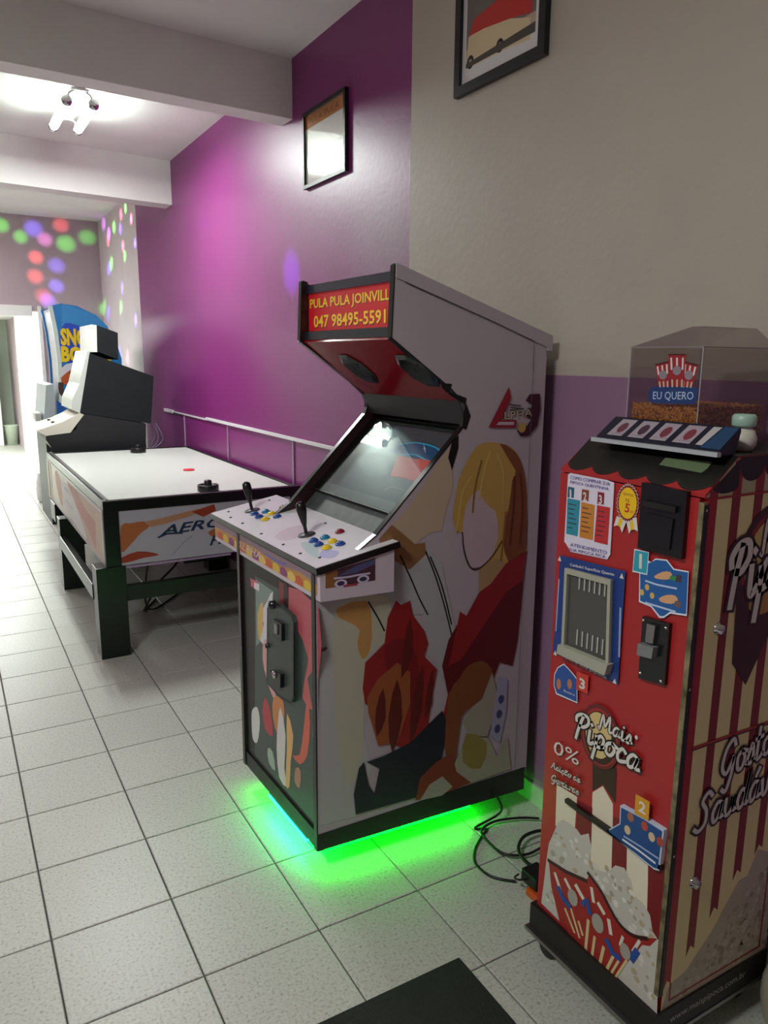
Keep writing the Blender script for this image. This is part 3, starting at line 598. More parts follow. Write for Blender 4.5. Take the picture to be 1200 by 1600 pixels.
# navy mass bottom
a.poly([(0.1645,0.3433),(0.2276,0.3496),(0.32,0.3717),(0.438,0.4573),(0.4641,0.4062),(0.4424,0.2963),(0.3957,0.1921),(0.3475,0.1704),(0.2062,0.1711),(0.127,0.1713),(0.1203,0.2446),(0.1379,0.3281),(0.1556,0.3455),(0.1716,0.264),(0.1921,0.2248),(0.2097,0.3096)], NV, 0)
a.poly([(0.4611,0.5087),(0.499,0.5572),(0.5326,0.5957),(0.5878,0.6035),(0.6224,0.5745),(0.6321,0.5314),(0.5932,0.4701),(0.5507,0.4445),(0.5136,0.418),(0.4979,0.2826),(0.4689,0.243),(0.4511,0.3404)], BR, 2)
a.poly([(0.6311,0.5545),(0.6527,0.481),(0.6437,0.3893),(0.6201,0.3238),(0.5545,0.3391),(0.5195,0.3937),(0.5507,0.4445),(0.5934,0.4654)], pr('9c9486'), 1)
a.poly([(0.6583,0.5309),(0.6959,0.519),(0.6964,0.4015),(0.675,0.2869),(0.6308,0.3213),(0.6426,0.4131)], pr('9a98b0'), 1)
for x, y in [(0.6727,0.4489),(0.6672,0.396),(0.6617,0.3427)]: a.disc((x, y), .012, .016, pr('40406a'))
a.poly([(0.4983,0.2707),(0.5545,0.3391),(0.6257,0.3177),(0.6636,0.2415),(0.7066,0.3035),(0.7266,0.1767),(0.5222,0.1626),(0.4699,0.2075)], pr('a09a88'), 1)
a.poly([(0.5361,0.3551),(0.6212,0.2998),(0.5985,0.2097),(0.5243,0.2524)], pr('8c7c3e'), 2)
a.poly([(0.3429,0.16),(0.3583,0.2369),(0.4182,0.2792),(0.4797,0.2987),(0.4998,0.2233),(0.5609,0.1666),(0.4463,0.1547)], pr('7c3420'), 1)
a.poly([(0.3599,0.1552),(0.3955,0.2038),(0.4445,0.2212),(0.4861,0.1723),(0.4464,0.15)], pr('a09a90'), 1)
# triangle logo with lettering
a.poly([(0.6521,1.5006),(0.6613,1.4649),(0.6348,1.4057),(0.607,1.3745),(0.5804,1.3754)], pr('8c1c28'))
a.poly([(0.5804,1.3754),(0.6011,1.3986),(0.6872,1.3962),(0.6834,1.372)], pr('8c1c28')); a.poly([(0.6091,1.3825),(0.6183,1.3921),(0.6775,1.3904),(0.6755,1.3804)], M_side)
a.poly([(0.719,1.4559),(0.733,1.4758),(0.7736,1.4773),(0.7793,1.4264),(0.7695,1.3753),(0.7405,1.3455),(0.7051,1.3427),(0.6889,1.3637),(0.7192,1.3627),(0.7426,1.3966),(0.7217,1.4074),(0.745,1.4433)], pr('3a1420'))
a.disc([(0.7086,1.3712)][0], .015, .016, pr('b0904a'))
a.text('LPHA', [(0.6375,1.3996)][0], [(0.7497,1.4066)][0], .028, pr('201418'), bold=.02)
a.text('LPHA', [(0.64,1.3995)][0], [(0.7471,1.4067)][0], .024, pr('b8a890'))
a.ribbon([(0.6574,1.445),(0.6998,1.4402)], .004, pr('403838')); a.ribbon([(0.6628,1.435),(0.7054,1.43)], .004, pr('403838'))
a.ribbon([(.28, 1.795), (.60, 1.69), (.742, 1.64), (.742, 1.55)], .0025, pr('2c2426')); a.ribbon([(.742, 1.55), (.742, .17)], .002, pr('6a6068'))
a.ribbon([(0.0105,0.7425),(0.0227,0.7403),(0.0288,0.7453)], .008, pr('6a2030')); 
a.build('side_print', near)
# green light strips under the plinth
def led(name, s0, w0, s1, w1, col, st):
    d = (AP(s1, w1, 0)-AP(s0, w0, 0)).normalized(); n = Vector((-d.y, d.x, 0))*.006; p, q = AP(s0, w0, .052), AP(s1, w1, .052); u = Vector((0, 0, .008))
    MB().prism([p-n*.7+u, q-n*.7+u, q+n*.7+u, p+n*.7+u], [p-n*.7+u*3.5, q-n*.7+u*3.5, q+n*.7+u*3.5, p+n*.7+u*3.5], BLK).build('strip_carrier', arc)
    MB().prism([p-n, q-n, q+n, p+n], [p-n+u, q-n+u, q+n+u, p+n+u], mat(name, '103010', .5, emit=st, ecol=col)).build('light_strip', arc)
led('green_led', .035, .04, .035, CW-.05, '00ff10', 34); led('cyan_led', .012, .10, .012, .40, '10ffb0', 24); led('green_led', .04, .03, .58, .03, '00ff10', 34)
led('green_led', .58, .03, .58, CW-.05, '00ff10', 34)
for s, w in ((.2, .16), (.2, CW-.16), (.62, .16), (.62, CW-.16)):
    MB().lathe(AP(s, w, 0), [(0, 0), (.022, 0), (.022, .05), (.012, .055), (.012, .08), (0, .08)], BLK, 14).build('foot', arc)
# cord that hangs from the back of the cabinet

# ------------------------------------------------------------------ air hockey table
tb = thing('air_hockey_table', 'air hockey table with white playfield and black legs against the purple wall', 'air hockey table', (1.2, 5.2, 0))
X0, X1, Y0, Y1, ZT = .66, 1.775, 4.02, 6.40, .852
M_tblk = mat('black_worn_table_laminate', '141716', .28, var=.15)
M_play = mat('white_perforated_playfield', 'e6eae2', .25, bump=.03, bscale=300)
MB().box((X0+.03, Y0+.03, .79), (X1-.03, Y1-.03, .835), M_play).build('playfield', tb)
for a_, b_ in (((X0, Y0, .793), (X1, Y0+.035, ZT)), ((X0, Y1-.035, .80), (X1, Y1, .842)), ((X0, Y0+.035, .80), (X0+.038, Y1-.035, ZT)), ((X1-.025, Y0+.035, .80), (X1, Y1-.035, .842))):
    MB().box(a_, b_, M_tblk, .003).build('rail', tb)
MB().box((X0+.02, Y0+.036, .839), (X0+.036, Y1-.036, .8535), STEEL).build('edge_strip', tb)
MB().box((X0-.001, Y0-.001, .848), (X1, Y0+.006, .8535), STEEL).build('edge_strip', tb)
fp = MB().box((X0+.075, Y0+.006, .50), (X1-.07, Y0+.03, .793), mat('grey_print_board', 'b4b4bc', .35)).build('front_panel', tb)
lp = MB().box((X0-.004, Y0+.02, .50), (X0+.02, Y1-.005, .80), mat('pale_print_board', 'b4aca6', .35)).build('side_panel', tb)
MB().box((X1-.03, Y0+.05, .50), (X1-.004, Y1-.01, .80), M_tblk).build('side_panel', tb)
MB().box((X0+.02, Y1-.03, .50), (X1-.03, Y1-.006, .80), M_tblk).build('back_panel', tb)
MB().box((X0-.002, Y0-.003, .50), (X0+.075, Y0+.07, .797), M_tblk, .003).build('corner_post', tb)
MB().box((X1-.075, Y0-.003, .50), (X1, Y0+.07, .797), M_tblk, .003).build('corner_post', tb)
c = Canvas(lambda x, z, h: Vector((x, Y0+.006-h, z)))
og, og2, wt = P('b0683a'), P('9a3c22'), P('c4c4cc')
c.poly([(0.7442,0.7146),(0.7966,0.7229),(0.8627,0.7266),(0.8946,0.699),(0.8496,0.6688),(0.8077,0.6282),(0.7661,0.5879),(0.7394,0.5772)], og, 2)
c.poly([(0.8625,0.7231),(0.9811,0.7393),(1.1209,0.7613),(1.2469,0.7784),(1.1197,0.7328),(0.9862,0.7035),(0.8975,0.6917)], P('b88a68'), 1)
c.poly([(0.7374,0.5427),(0.8208,0.5673),(0.9037,0.5501),(0.93,0.5326),(0.852,0.5282),(0.7849,0.5156),(0.7357,0.515)], og2, 2)
c.poly([(1.1206,0.7542),(1.2471,0.7856),(1.2567,0.7486),(1.1832,0.7195)], og2, 1)
c.poly([(1.205,0.6303),(1.242,0.6482),(1.2785,0.6443),(1.2767,0.593),(1.2222,0.6065)], og, 1)
nvy = P('1e3050')
c.text('AERO', [(0.942,0.6376)][0], [(1.3048,0.6562)][0], .055, nvy, shear=.35, bold=.02)
c.ribbon([(0.9349,0.6314),(0.9835,0.6472),(1.063,0.6421)], .01, nvy)
c.text('HOCKEY', [(1.2129,0.5525)][0], [(1.6418,0.5713)][0], .055, nvy, shear=.35, bold=.02)
c.ribbon([(1.0052,0.5232),(1.0603,0.5813),(1.1148,0.6184)], .006, P('9a9aa4')); c.ribbon([(0.7276,0.4881),(1.329,0.4903)], .012, P('a892b0'))
c.build('front_print', fp)
c = Canvas(lambda y, z, h: Vector((X0-.004-h, y, z)))
c.poly([(4.1, .52), (4.9, .52), (5.3, .78), (4.1, .78)], P('c4a494')); c.poly([(4.3, .53), (4.5, .6), (4.9, .66), (5.3, .78), (4.9, .78), (4.6, .72), (4.25, .70)], P('b87868'), 1)
c.poly([(4.1, .55), (4.2, .62), (4.25, .74), (4.12, .76)], P('c8b090'), 2); c.poly([(4.6, .53), (5.1, .54), (5.5, .62), (5.6, .74), (5.2, .74), (4.85, .64)], P('d4d2d2'), 2)
c.poly([(5.6, .55), (5.8, .6), (5.9, .76), (5.65, .76)], P('c89070'), 2); c.rect((6.1, .52), (6.25, .79), P('c8b888')); c.rect((6.26, .52), (6.32, .79), P('3a424c'))
c.text('AERO', (5.45, .70), (5.15, .70), .025, P('8a8a94')); c.text('HOCKEY', (5.4, .62), (5.1, .60), .03, P('8a8a94'), shear=.3)
c.rect((4.05, .503), (6.35, .513), P('b0a8b4'))
c.build('side_print', lp)
M_leg = mat('black_green_leg_laminate', '0f1512', .3)
for x, y in ((.605, Y0-.005), (.605, 5.42), (1.62, Y0+.02), (1.62, 5.42)):
    MB().box((x, y, .0), (x+.15, y+.13, .50), M_leg, .003).build('leg', tb)
for y in (5.9,): MB().box((.645, y+.1, .36), (.78, y+.35, .50), M_leg, .003).build('fan_box', tb)
for a_, b_ in (((.600, Y0+.125, .30), (.640, 5.42, .385)), ((.755, Y0+.01, .30), (1.62, Y0+.05, .385)), ((1.70, Y0+.15, .30), (1.74, 5.42, .385)), ((.755, 5.46, .30), (1.62, 5.50, .385))):
    MB().box(a_, b_, M_tblk, .003).build('stretcher', tb)
MB().box((1.20, 4.55, .32), (1.46, 4.85, .50), BLK, .01).build('blower_box', tb)
MB().box((1.20, 4.55, .50), (1.46, 4.85, .79), BLK).build('blower_duct', tb)
def cat3(p, n=8):
    out_ = []; L = len(p); p = [Vector(q) for q in p]; g = lambda i: p[max(0, min(L-1, i))]
    for i in range(L-1):
        a_, b_, c_, d_ = g(i-1), g(i), g(i+1), g(i+2)
        for k in range(n):
            t_ = k/n; out_.append(.5*((2*b_)+(c_-a_)*t_+(2*a_-5*b_+4*c_-d_)*t_*t_+(3*b_-a_-3*c_+d_)*t_**3))
    return out_+[p[-1]]
MB().tube(cat3([(.98, 4.4, .53), (.96, 4.4, .42), (.94, 4.42, .3), (.95, 4.5, .12), (1.05, 4.7, .012), (1.3, 5.0, .01)]), .006, BLK, 6).build('power_cable', tb)
MB().tube(cat3([(1.22, 4.6, .42), (1.14, 4.5, .34), (1.02, 4.45, .25), (.95, 4.5, .1), (.98, 4.7, .01), (1.1, 4.9, .01)]), .007, BLK, 6).build('power_cable', tb)
def paddle(x, y, label):
    o = thing('hockey_paddle', label, 'paddle', (x, y, .8352), 'air hockey paddles')
    MB().lathe((x, y, .8352), [(0, 0), (.058, 0), (.060, .004), (.060, .034), (.057, .038), (.046, .038), (.043, .014), (.024, .014)], BLK, 28).build('base', o)
    MB().lathe((x, y, .8352), [(.024, .014), (.022, .055), (.018, .063), (0, .065)], BLK, 20).build('knob', o)
(px, py), (qx, qy), (ux, uy) = [(1.2627,4.1571),(1.309,6.1677),(1.3903,5.0214)]
paddle(px, py+.02, 'black paddle at the near edge of the white playfield'); paddle(qx, qy, 'black paddle at the far edge of the white playfield by the charcoal cabinet')
pk = MB().lathe((ux, uy, .8352), [(0, 0), (.036, 0), (.038, .002), (.038, .006), (.036, .008), (0, .008)], mat('red_puck', 'e02838', .4), 24).build('hockey_puck', None, (ux, uy, .8352))
tag(pk, 'red flat puck lying on the white playfield', 'puck')

# ------------------------------------------------------------------ charcoal cabinet beyond the table
bt = thing('arcade_cabinet', 'charcoal black upright cabinet seen from its side beyond the hockey table', 'arcade machine', (1.2, 6.9, 0))
YB0, YB1 = 6.55, 7.15
def bprism(name, pts, m, y0=YB0, y1=YB1, parent=None):
    return MB().prism([(x, y0, z) for x, z in pts], [(x, y1, z) for x, z in pts], m).build(name, parent or bt)
mon = bprism('monitor_housing', [(1.0542,1.6073),(1.5509,1.423),(1.5091,1.0277),(0.9499,1.1349)], CHAR)
bprism('monitor_front', [(1.0361,1.6272),(1.0594,1.6124),(0.9544,1.1296),(0.8888,1.1621),(0.8989,1.2384),(0.9605,1.3646)], mat('pale_plastic_front', 'cfd4cc', .3), YB0+.005, YB1)
bprism('marquee_box', [(1.1222,1.829),(1.2818,1.7728),(1.2741,1.5583),(1.1139,1.6231)], CHAR)
bprism('marquee_front', [(1.0835,1.8329),(1.1222,1.829),(1.1185,1.6181),(1.0744,1.6176)], mat('lit_white_marquee', 'e8ebe4', .4, emit=.1), YB0+.005, YB1)
z0 = .0
pts = [(0.9641,1.1293),(1.4667,1.0291),(1.4586,0.8778)]; pts = pts+[(pts[-1][0], 0), (.98, 0), (.93, .72), (.72, .86), (.68, .93)]+[(0.6838,0.9548),(0.9065,0.997)]
bprism('base', pts, mat('dark_base_laminate', '1b1d1f', .5))
dpp = [(0.6128,1.0034),(0.6841,0.9599),(0.8664,0.9779),(0.9781,1.1186),(0.945,1.135),(0.8846,1.1008),(0.8051,1.0624)]
bprism('control_panel', dpp, mat('pale_control_panel', 'd8d4c4', .4), YB0-.004, YB1)
c = Canvas(lambda x, y, h: Vector((x, y, 1.0+h)))
for k in range(5):
    MB().lathe((.76+.03*k, 6.7+.05*(k % 2), .99+.014*k), [(.018, 0), (.018, .012), (0, .016)], mat('orange_button', 'c85028', .35), 12).build('button', bt)
for y in (6.72, 6.98):
    MB().tube([(.76, y, .985), (.76, y, 1.04), (.76, y, 1.06)], [.006, .008, .015], JOY, 8).build('joystick', bt)
for k in range(3):
    MB().tube(cat3([(1.52+.02*k, 6.62, 1.03), (1.55+.03*k, 6.62, .93), (1.53+.04*k, 6.63, .86), (1.50, 6.64, .78)]), .005, mat('lilac_cable', '8a7a9a', .5), 6).build('cable', bt)

# ------------------------------------------------------------------ blue snowboard ride cabinet
sn = thing('arcade_cabinet', 'tall blue snowboard arcade cabinet with yellow lettering in the far room', 'arcade machine', (1.2, 8.0, 0))
YS0, YS1 = 7.7, 8.5
sp_ = [(0.9297,2.0317),(1.0185,2.058),(1.1551,2.0408),(1.2916,1.9767),(1.4,1.8747),(1.4797,1.7461),(1.5282,1.5665)]; xr = sp_[-1][0]
spo = sp_+[(xr, 0), (1.0, 0), (.98, .80)]+[(0.9465,0.9712),(0.9677,1.2689),(0.972,1.5623),(0.9578,1.8221)]
M_blue = mat('blue_vinyl', '1f7fc4', .35)
def sprism(name, pts, m, y0=YS0, y1=YS1): return MB().prism([(x, y0, z) for x, z in pts], [(x, y1, z) for x, z in pts], m).build(name, sn)
ss = sprism('side_panel', spo, M_blue, YS0, YS0+.03); sprism('side_panel', spo, M_blue, YS1-.03, YS1)
fr = [(0.9297,2.0317),(0.9578,1.8221),(0.972,1.5623),(0.9677,1.2689),(0.9465,0.9712)]
body = [(x+.02, z-.01) for x, z in fr]+[(1.02, .02), (xr-.02, .02)]+[(x-.015, z-.015) for x, z in sp_[::-1][:-1]]
sprism('body', body, mat('pale_grey_front', 'a8aab0', .35), YS0+.03, YS1-.03)
M_edge = mat('pale_edge_trim', 'd8e4dc', .3)
m = MB()
for i in range(len(fr)-1):
    (xa, za), (xb, zb) = fr[i], fr[i+1]; m.prism([(xa-.02, YS0-.004, za), (xb-.02, YS0-.004, zb), (xb+.015, YS0-.004, zb), (xa+.015, YS0-.004, za)], [(xa-.02, YS0+.034, za), (xb-.02, YS0+.034, zb), (xb+.015, YS0+.034, zb), (xa+.015, YS0+.034, za)], M_edge)
m.build('front_edge_trim', sn)
sprism('lower_console', [(0.8389,1.3174),(0.9056,1.3285),(0.8994,1.0922),(0.8812,0.8413),(0.7608,0.8585)]+[(.78, .86)], mat('silver_console', 'b4bcc0', .25))
sprism('console_front', [(.80, 0), (.80, .88), (1.0, .88), (1.0, 0)], mat('dark_base_laminate', '1b1d1f'))
MB().box((.735, YS0+.1, .98), (.79, YS0+.35, 1.06), mat('grey_handle', 'b8b8b0', .3), .01).build('grab_handle', sn)
c = Canvas(lambda x, z, h: Vector((x, YS0-h, z)), .002, .0006)
c.poly([(1.0294,2.0585),(1.3194,1.966),(1.4167,1.8634),(1.4643,1.6861),(1.3051,1.7427),(1.0093,1.8521)], P('2f8fd0'))
c.poly([(1.0084,1.8406),(1.0887,1.8832),(1.198,1.8457),(1.3108,1.8311),(1.2937,1.5647),(0.9865,1.5333)], P('1846c0'), 2)
for m_, o_, b_ in ((P('6a3c10'), 0, .03), (P('f0d020'), .6, 0)):
    c.text('SNOW', [(0.9914,1.6787)][0], [(1.3468,1.6724)][0], .16, m_, bold=b_+.05); c.text('BOARD', [(0.9861,1.5274)][0], [(1.4424,1.5177)][0], .15, m_, bold=b_+.05)
c.poly([(0.9824,1.4748),(1.0748,1.522),(1.1753,1.5047),(1.2206,1.3257),(0.9719,1.3279)], P('dcdce4'), 2)
c.poly([(0.9706,1.3868),(1.0239,1.4337),(1.0945,1.4809),(1.1259,1.4454),(1.1178,1.3266),(1.0381,1.3154),(0.9719,1.3279)], P('c05828'), 1); c.poly([(1.0403,1.4278),(1.1057,1.4809),(1.1138,1.4336),(1.0783,1.41)], P('181010'))
c.ribbon([(0.9664,1.3279),(0.9669,1.257),(1.0073,1.197),(1.0546,1.1482)], .045, P('4a3430'), 4); c.ribbon([(1.0401,1.3451),(1.0629,1.2676),(1.1,1.2312)], .03, P('1c3c60'), 3)
c.poly([(0.9169,1.1808),(0.9696,1.1381),(1.0077,1.0414),(1.0244,0.9565),(0.9109,0.9424)], P('1858a8'), 1)
c.build('side_print', ss)

# small things seen in the passage
fg = thing('drinks_fridge', 'white glass door drinks fridge standing in the room past the passage', 'fridge', (.58, 15.4, 0))
MB().box((.25, 15.1, 0), (.88, 15.7, 1.75), mat('white_enamel', 'd8dad4', .3), .01).build('body', fg)
MB().box((.3, 15.07, .5), (.84, 15.1, 1.7), BLKG, .005).build('glass_door', fg)
MB().tube([(.80, 15.05, .9), (.80, 15.05, 1.3)], .012, STEEL, 8).build('handle', fg)
bk = thing('plastic_bin', 'small pale plastic bin beside the fridge past the passage', 'bin', (1.02, 15.2, 0))
MB().lathe((1.02, 15.2, 0), [(0, 0), (.09, 0), (.12, .34), (.13, .35), (.12, .36), (.11, .34), (.08, .03), (0, .03)], mat('pale_green_plastic', 'b8c4b0', .4)).build('tub', bk)
st_ = thing('plastic_bucket', 'pale round plastic bucket on the floor left of the far end of the hockey table', 'bucket', (.90, 9.0, 0))
MB().lathe((.90, 9.0, 0), [(0, 0), (.08, 0), (.10, .03), (.11, .16), (.10, .19), (.105, .21), (.085, .29), (.09, .32), (.08, .33), (0, .33)], mat('white_plastic', 'd8dcd6', .35)).build('body', st_)
MB().tube(cat3([(.90, 8.89, .28), (.90, 8.88, .36), (.90, 9.0, .40), (.90, 9.12, .36), (.90, 9.11, .28)]), .006, mat('white_plastic', 'd8dcd6'), 8).build('handle', st_)

# ------------------------------------------------------------------ popcorn machine
pm = thing('popcorn_machine', 'red and cream striped popcorn vending machine with clear kernel hopper on top', 'vending machine', (1.45, 1.12, 0))
F0, F1, G0, G1 = 1.25, 1.64, .925, 1.322
R_pop = mat('popcorn_red_vinyl', 'aa2628', .38); CRM = P('e6da9e', .4); CRM2 = P('e6ddc4', .4); MAR = P('7a1c20', .4); BRN = P('3a1a16', .4); WHp = P('dcd8d0', .4)
MB().box((F0+.012, G0, .155), (F1, G1, 1.325), R_pop).build('body', pm)
door = MB().box((F0, G0+.012, .158), (F0+.012, G1, 1.322), R_pop, .001).build('front_door', pm)
# slanted awning head
hp = [(F0, 1.325), (F0, 1.331), (1.34, 1.40), (F1, 1.40), (F1, 1.325)]
M_awn = mat('black_awning_vinyl', '191613', .45)
hd = MB().prism([(x, G0, z) for x, z in hp], [(x, G1, z) for x, z in hp], R_pop).build('awning_head', pm)
MB().box((1.341, G0, 1.4), (F1, G1, 1.4012), M_awn).build('top_cover', hd)
c = Canvas(lambda y, x, h: Vector((F0+.09*x-h*.61, y, 1.331+.069*x+h*.79)))
sc5 = (G1-G0-.008)/5; lo = [(G1-.004-sc5*(k+j/10), .20-.17*math.sin(math.pi*j/10)**.8) for k in range(5) for j in range(11)]
c.poly([(G1, 1.0), (G1-.004, .2)]+lo+[(G0, .2), (G0, 1.0)], M_awn)
for k in range(5): c.ribbon([(G1-.004-sc5*(k+j/10), .25-.17*math.sin(math.pi*j/10)**.8) for j in range(11)], .0015, P('4a443e', .5))
c.build('scalloped_awning', hd)
c = Canvas(lambda y, x, h: Vector((F0+.09*x-(h+.0008)*.61, y, 1.331+.069*x+(h+.0008)*.79)))
# display
c.poly([(1.0696,0.3805),(1.0853,0.7281),(0.9686,0.801),(0.9564,0.7557),(0.9596,0.4503)], P('0e0e0e')); c.poly([(1.0778,0.5185),(1.0781,0.7216),(0.9688,0.7846),(0.9661,0.6133),(0.9706,0.479)], mat('lcd_green', '6a7a5a', .3))
c.build('display', hd)
# scallops over the front
fc = Canvas(lambda y, z, h: Vector((F0-h, y, z)))
# lower print: stripes and popcorn
fc.poly([(1.2746,0.5354),(1.203,0.539),(1.2038,0.4426),(1.2705,0.421)], CRM2)
fc.poly([(1.1552,0.5769),(1.1255,0.6094),(1.0915,0.5821),(1.0747,0.3523),(1.1448,0.3568)], CRM2)
fc.poly([(1.0425,0.5066),(0.9835,0.5177),(0.9714,0.3751),(1.0316,0.3486)], CRM2)
fc.poly([(1.1632,0.6693),(1.0883,0.6742),(1.0842,0.5878),(1.1258,0.6126),(1.1555,0.5801)], BRN)
fc.poly([(1.2002,0.5318),(1.1519,0.5383),(1.1478,0.4417),(1.1989,0.4367)], MAR); fc.poly([(1.0888,0.5525),(1.0475,0.5602),(1.0345,0.38),(1.0787,0.3751)], MAR)
fc.poly([(0.9827,0.5277),(0.9385,0.5322),(0.925,0.2961),(0.9688,0.3114)], MAR)
cl = [(x_, y_) for x_, y_ in [(851, 1372), (854, 1345), (862, 1320), (866, 1300), (872, 1285), (880, 1280), (890, 1286), (902, 1296), (908, 1305), (920, 1302), (924, 1322), (922, 1345), (934, 1360), (950, 1362), (962, 1352), (976, 1356), (986, 1375), (992, 1400), (1006, 1412), (1016, 1430), (1020, 1455), (1028, 1470), (1026, 1560), (1024, 1582), (936, 1500), (848, 1412)]]
fc.poly([(1.2986,0.2511),(1.2952,0.3043),(1.2895,0.3582),(1.2737,0.4009),(1.2622,0.4349),(1.2452,0.4537),(1.2227,0.4561),(1.196,0.4543),(1.1823,0.4467),(1.1583,0.4663),(1.1475,0.4385),(1.1483,0.3981),(1.1224,0.3888),(1.0914,0.4057),(1.0705,0.4362),(1.0445,0.4464),(1.024,0.4286),(1.0099,0.397),(0.9841,0.3953),(0.9647,0.3798),(0.9544,0.3468),(0.9359,0.3363),(0.9235,0.1585),(1.0983,0.1596),(1.3052,0.1718)], P('c8c4ba', .4))
rnd = random.Random(3)
from mathutils.geometry import intersect_point_tri_2d
cloud = [(1.2939,0.2542),(1.2737,0.4009),(1.2447,0.4469),(1.1819,0.4417),(1.1396,0.395),(1.073,0.4211),(1.0436,0.437),(1.0093,0.3909),(0.9675,0.3714),(0.9409,0.3163),(0.9338,0.1731),(1.0995,0.1731),(1.2961,0.184)]
def inside(p, poly):
    r_ = False; j = len(poly)-1
    for i in range(len(poly)):
        if (poly[i][1] > p[1]) != (poly[j][1] > p[1]) and p[0] < (poly[j][0]-poly[i][0])*(p[1]-poly[i][1])/(poly[j][1]-poly[i][1])+poly[i][0]: r_ = not r_
        j = i
    return r_
fc.up()
for k in range(420):
    p = (rnd.uniform(G0, G1), rnd.uniform(.16, .56))
    if not inside(p, cloud): continue
    r0 = rnd.uniform(.004, .010); cc = rnd.choice(['dcd8ce', 'e2dfd6', 'aaa494', 'cfcabc', 'b8a888'])
    fc.poly([(p[0]+r0*rnd.uniform(.6, 1.2)*math.cos(j*math.pi/3), p[1]+r0*rnd.uniform(.6, 1.2)*math.sin(j*math.pi/3)) for j in range(6)], P(cc, .4), 2, keep=True)
    if k % 4 == 0: fc.h += .00001
fc.up()
# striped cups
fc.poly([(1.286,0.312),(1.2209,0.3209),(1.154,0.3401),(1.1456,0.3667),(1.1062,0.3444),(1.0629,0.3093),(1.0325,0.2972),(1.0042,0.298),(0.9695,0.3191),(0.9397,0.3399),(0.9576,0.3068),(0.978,0.2945),(1.0484,0.1497),(1.0873,0.1288),(1.1213,0.1324),(1.1871,0.1552),(1.2343,0.1671),(1.2713,0.2448)], P('a02824', .4))
for q_, w_, c_ in (([(1.2604,0.2895),(1.2338,0.2498)], .010, 'e0d8c8'), ([(1.2236,0.2972),(1.2041,0.2811)], .010, 'e0d8c8'), ([(1.1859,0.3044),(1.1626,0.288)], .012, 'e0d8c8'), ([(1.1362,0.3309),(1.1274,0.3018)], .010, 'e0d8c8'), ([(1.1111,0.3062),(1.0936,0.2941)], .011, 'e0d8c8'), ([(1.0767,0.2855),(1.0681,0.2571)], .011, 'e0d8c8'),
                   ([(1.2172,0.2168),(1.182,0.1757)], .007, 'd8c490'), ([(1.1978,0.2306),(1.1641,0.1744)], .007, 'd8c490'), ([(1.1696,0.2143),(1.1543,0.1891)], .007, 'd8c490'), ([(1.1391,0.2401),(1.1409,0.1591)], .009, 'd8c490'), ([(1.1153,0.2111),(1.1192,0.1577)], .008, 'd8c490'), ([(1.0857,0.2051),(1.0949,0.1443)], .009, 'd8c490'), ([(1.0553,0.204),(1.0744,0.1464)], .008, 'd8c490'), ([(1.0378,0.2072),(1.0586,0.152)], .006, 'd8c490'), ([(1.0162,0.2243),(1.0431,0.1575)], .006, 'd8c490'), ([(1.0323,0.2736),(1.0377,0.2488)], .008, 'e0d8c8'), ([(0.9857,0.2986),(1.0006,0.2603)], .008, 'e0d8c8')):
    fc.ribbon(q_, w_, P(c_, .4))
fc.ribbon([(1.286,0.312),(1.2209,0.3209),(1.154,0.3401)], .010, BRN); fc.ribbon([(1.1496,0.3641),(1.1062,0.3444),(1.0629,0.3093),(1.0325,0.2972),(1.0007,0.3007),(0.966,0.3201)], .009, BRN, 3)
for st in ([(1.2437,0.2578),(1.2285,0.2423),(1.2049,0.2348)], [(1.1591,0.2725),(1.1478,0.2928),(1.1369,0.2649)], [(1.0758,0.2303),(1.0581,0.2124),(1.0384,0.2137)], [(1.0023,0.2386),(0.9902,0.2684)]): fc.ribbon(st, .016, P('28509a', .4))
for p_, rr in (([(1.1939,0.2663)][0], .022), ([(1.1087,0.2551)][0], .024), ([(1.0218,0.2439)][0], .020)): fc.disc(p_, rr*.8, rr, P('a8a498', .4), 14)
# stickers
fc.poly([(1.2945,1.3215),(1.2864,1.3256),(1.1735,1.325),(1.1529,1.3223),(1.1519,1.3111),(1.1495,1.162),(1.1577,1.1483),(1.2714,1.1401),(1.2876,1.1552),(1.2944,1.16)], P('dcd6e6', .4))
for q_, cc, hd_, dg in (([(1.2921,1.2656),(1.2505,1.2664),(1.2517,1.1814),(1.2895,1.1798)], '2c8ca0', [(1.2922,1.293),(1.2713,1.2931),(1.2714,1.269),(1.2922,1.2671)], '1'), ([(1.2463,1.2641),(1.2044,1.2638),(1.2033,1.1826),(1.2455,1.1812)], 'c88030', [(1.2467,1.2939),(1.2247,1.2943),(1.2246,1.2692),(1.2465,1.2671)], '2'), ([(1.1968,1.2651),(1.1589,1.2658),(1.1588,1.1818),(1.1992,1.1805)], 'c02c30', [(1.1975,1.2955),(1.1784,1.2956),(1.178,1.2697),(1.197,1.268)], '3')):
    fc.poly(q_, P(cc, .4)); fc.poly(hd_, P({'1': '1c5a7a', '2': '8a4030', '3': '8a2038'}[dg], .4))
    a0, b0 = Vector(hd_[3]), Vector(hd_[2]); hh = (Vector(hd_[0])-a0).length; fc.text(dg, a0*.75+b0*.25, a0*.25+b0*.75, hh*.75, WHp, bold=.02)
    for k in range(6):
        tt = .15+k*.13; p0 = Vector(q_[0]).lerp(Vector(q_[3]), tt); p1 = Vector(q_[1]).lerp(Vector(q_[2]), tt); fc.ribbon([tuple(p0.lerp(p1, .12)), tuple(p0.lerp(p1, .5+.35*rnd.random()))], .0022, P('3a3038', .5))
vio = P('5a4a9a', .4)
fc.text('COMO COMPRAR SUA', [(1.2853,1.3122)][0], [(1.1632,1.3137)][0], .008, vio); fc.text('PIPOCA QUENTINHA', [(1.2843,1.3002)][0], [(1.1658,1.3019)][0], .008, vio)
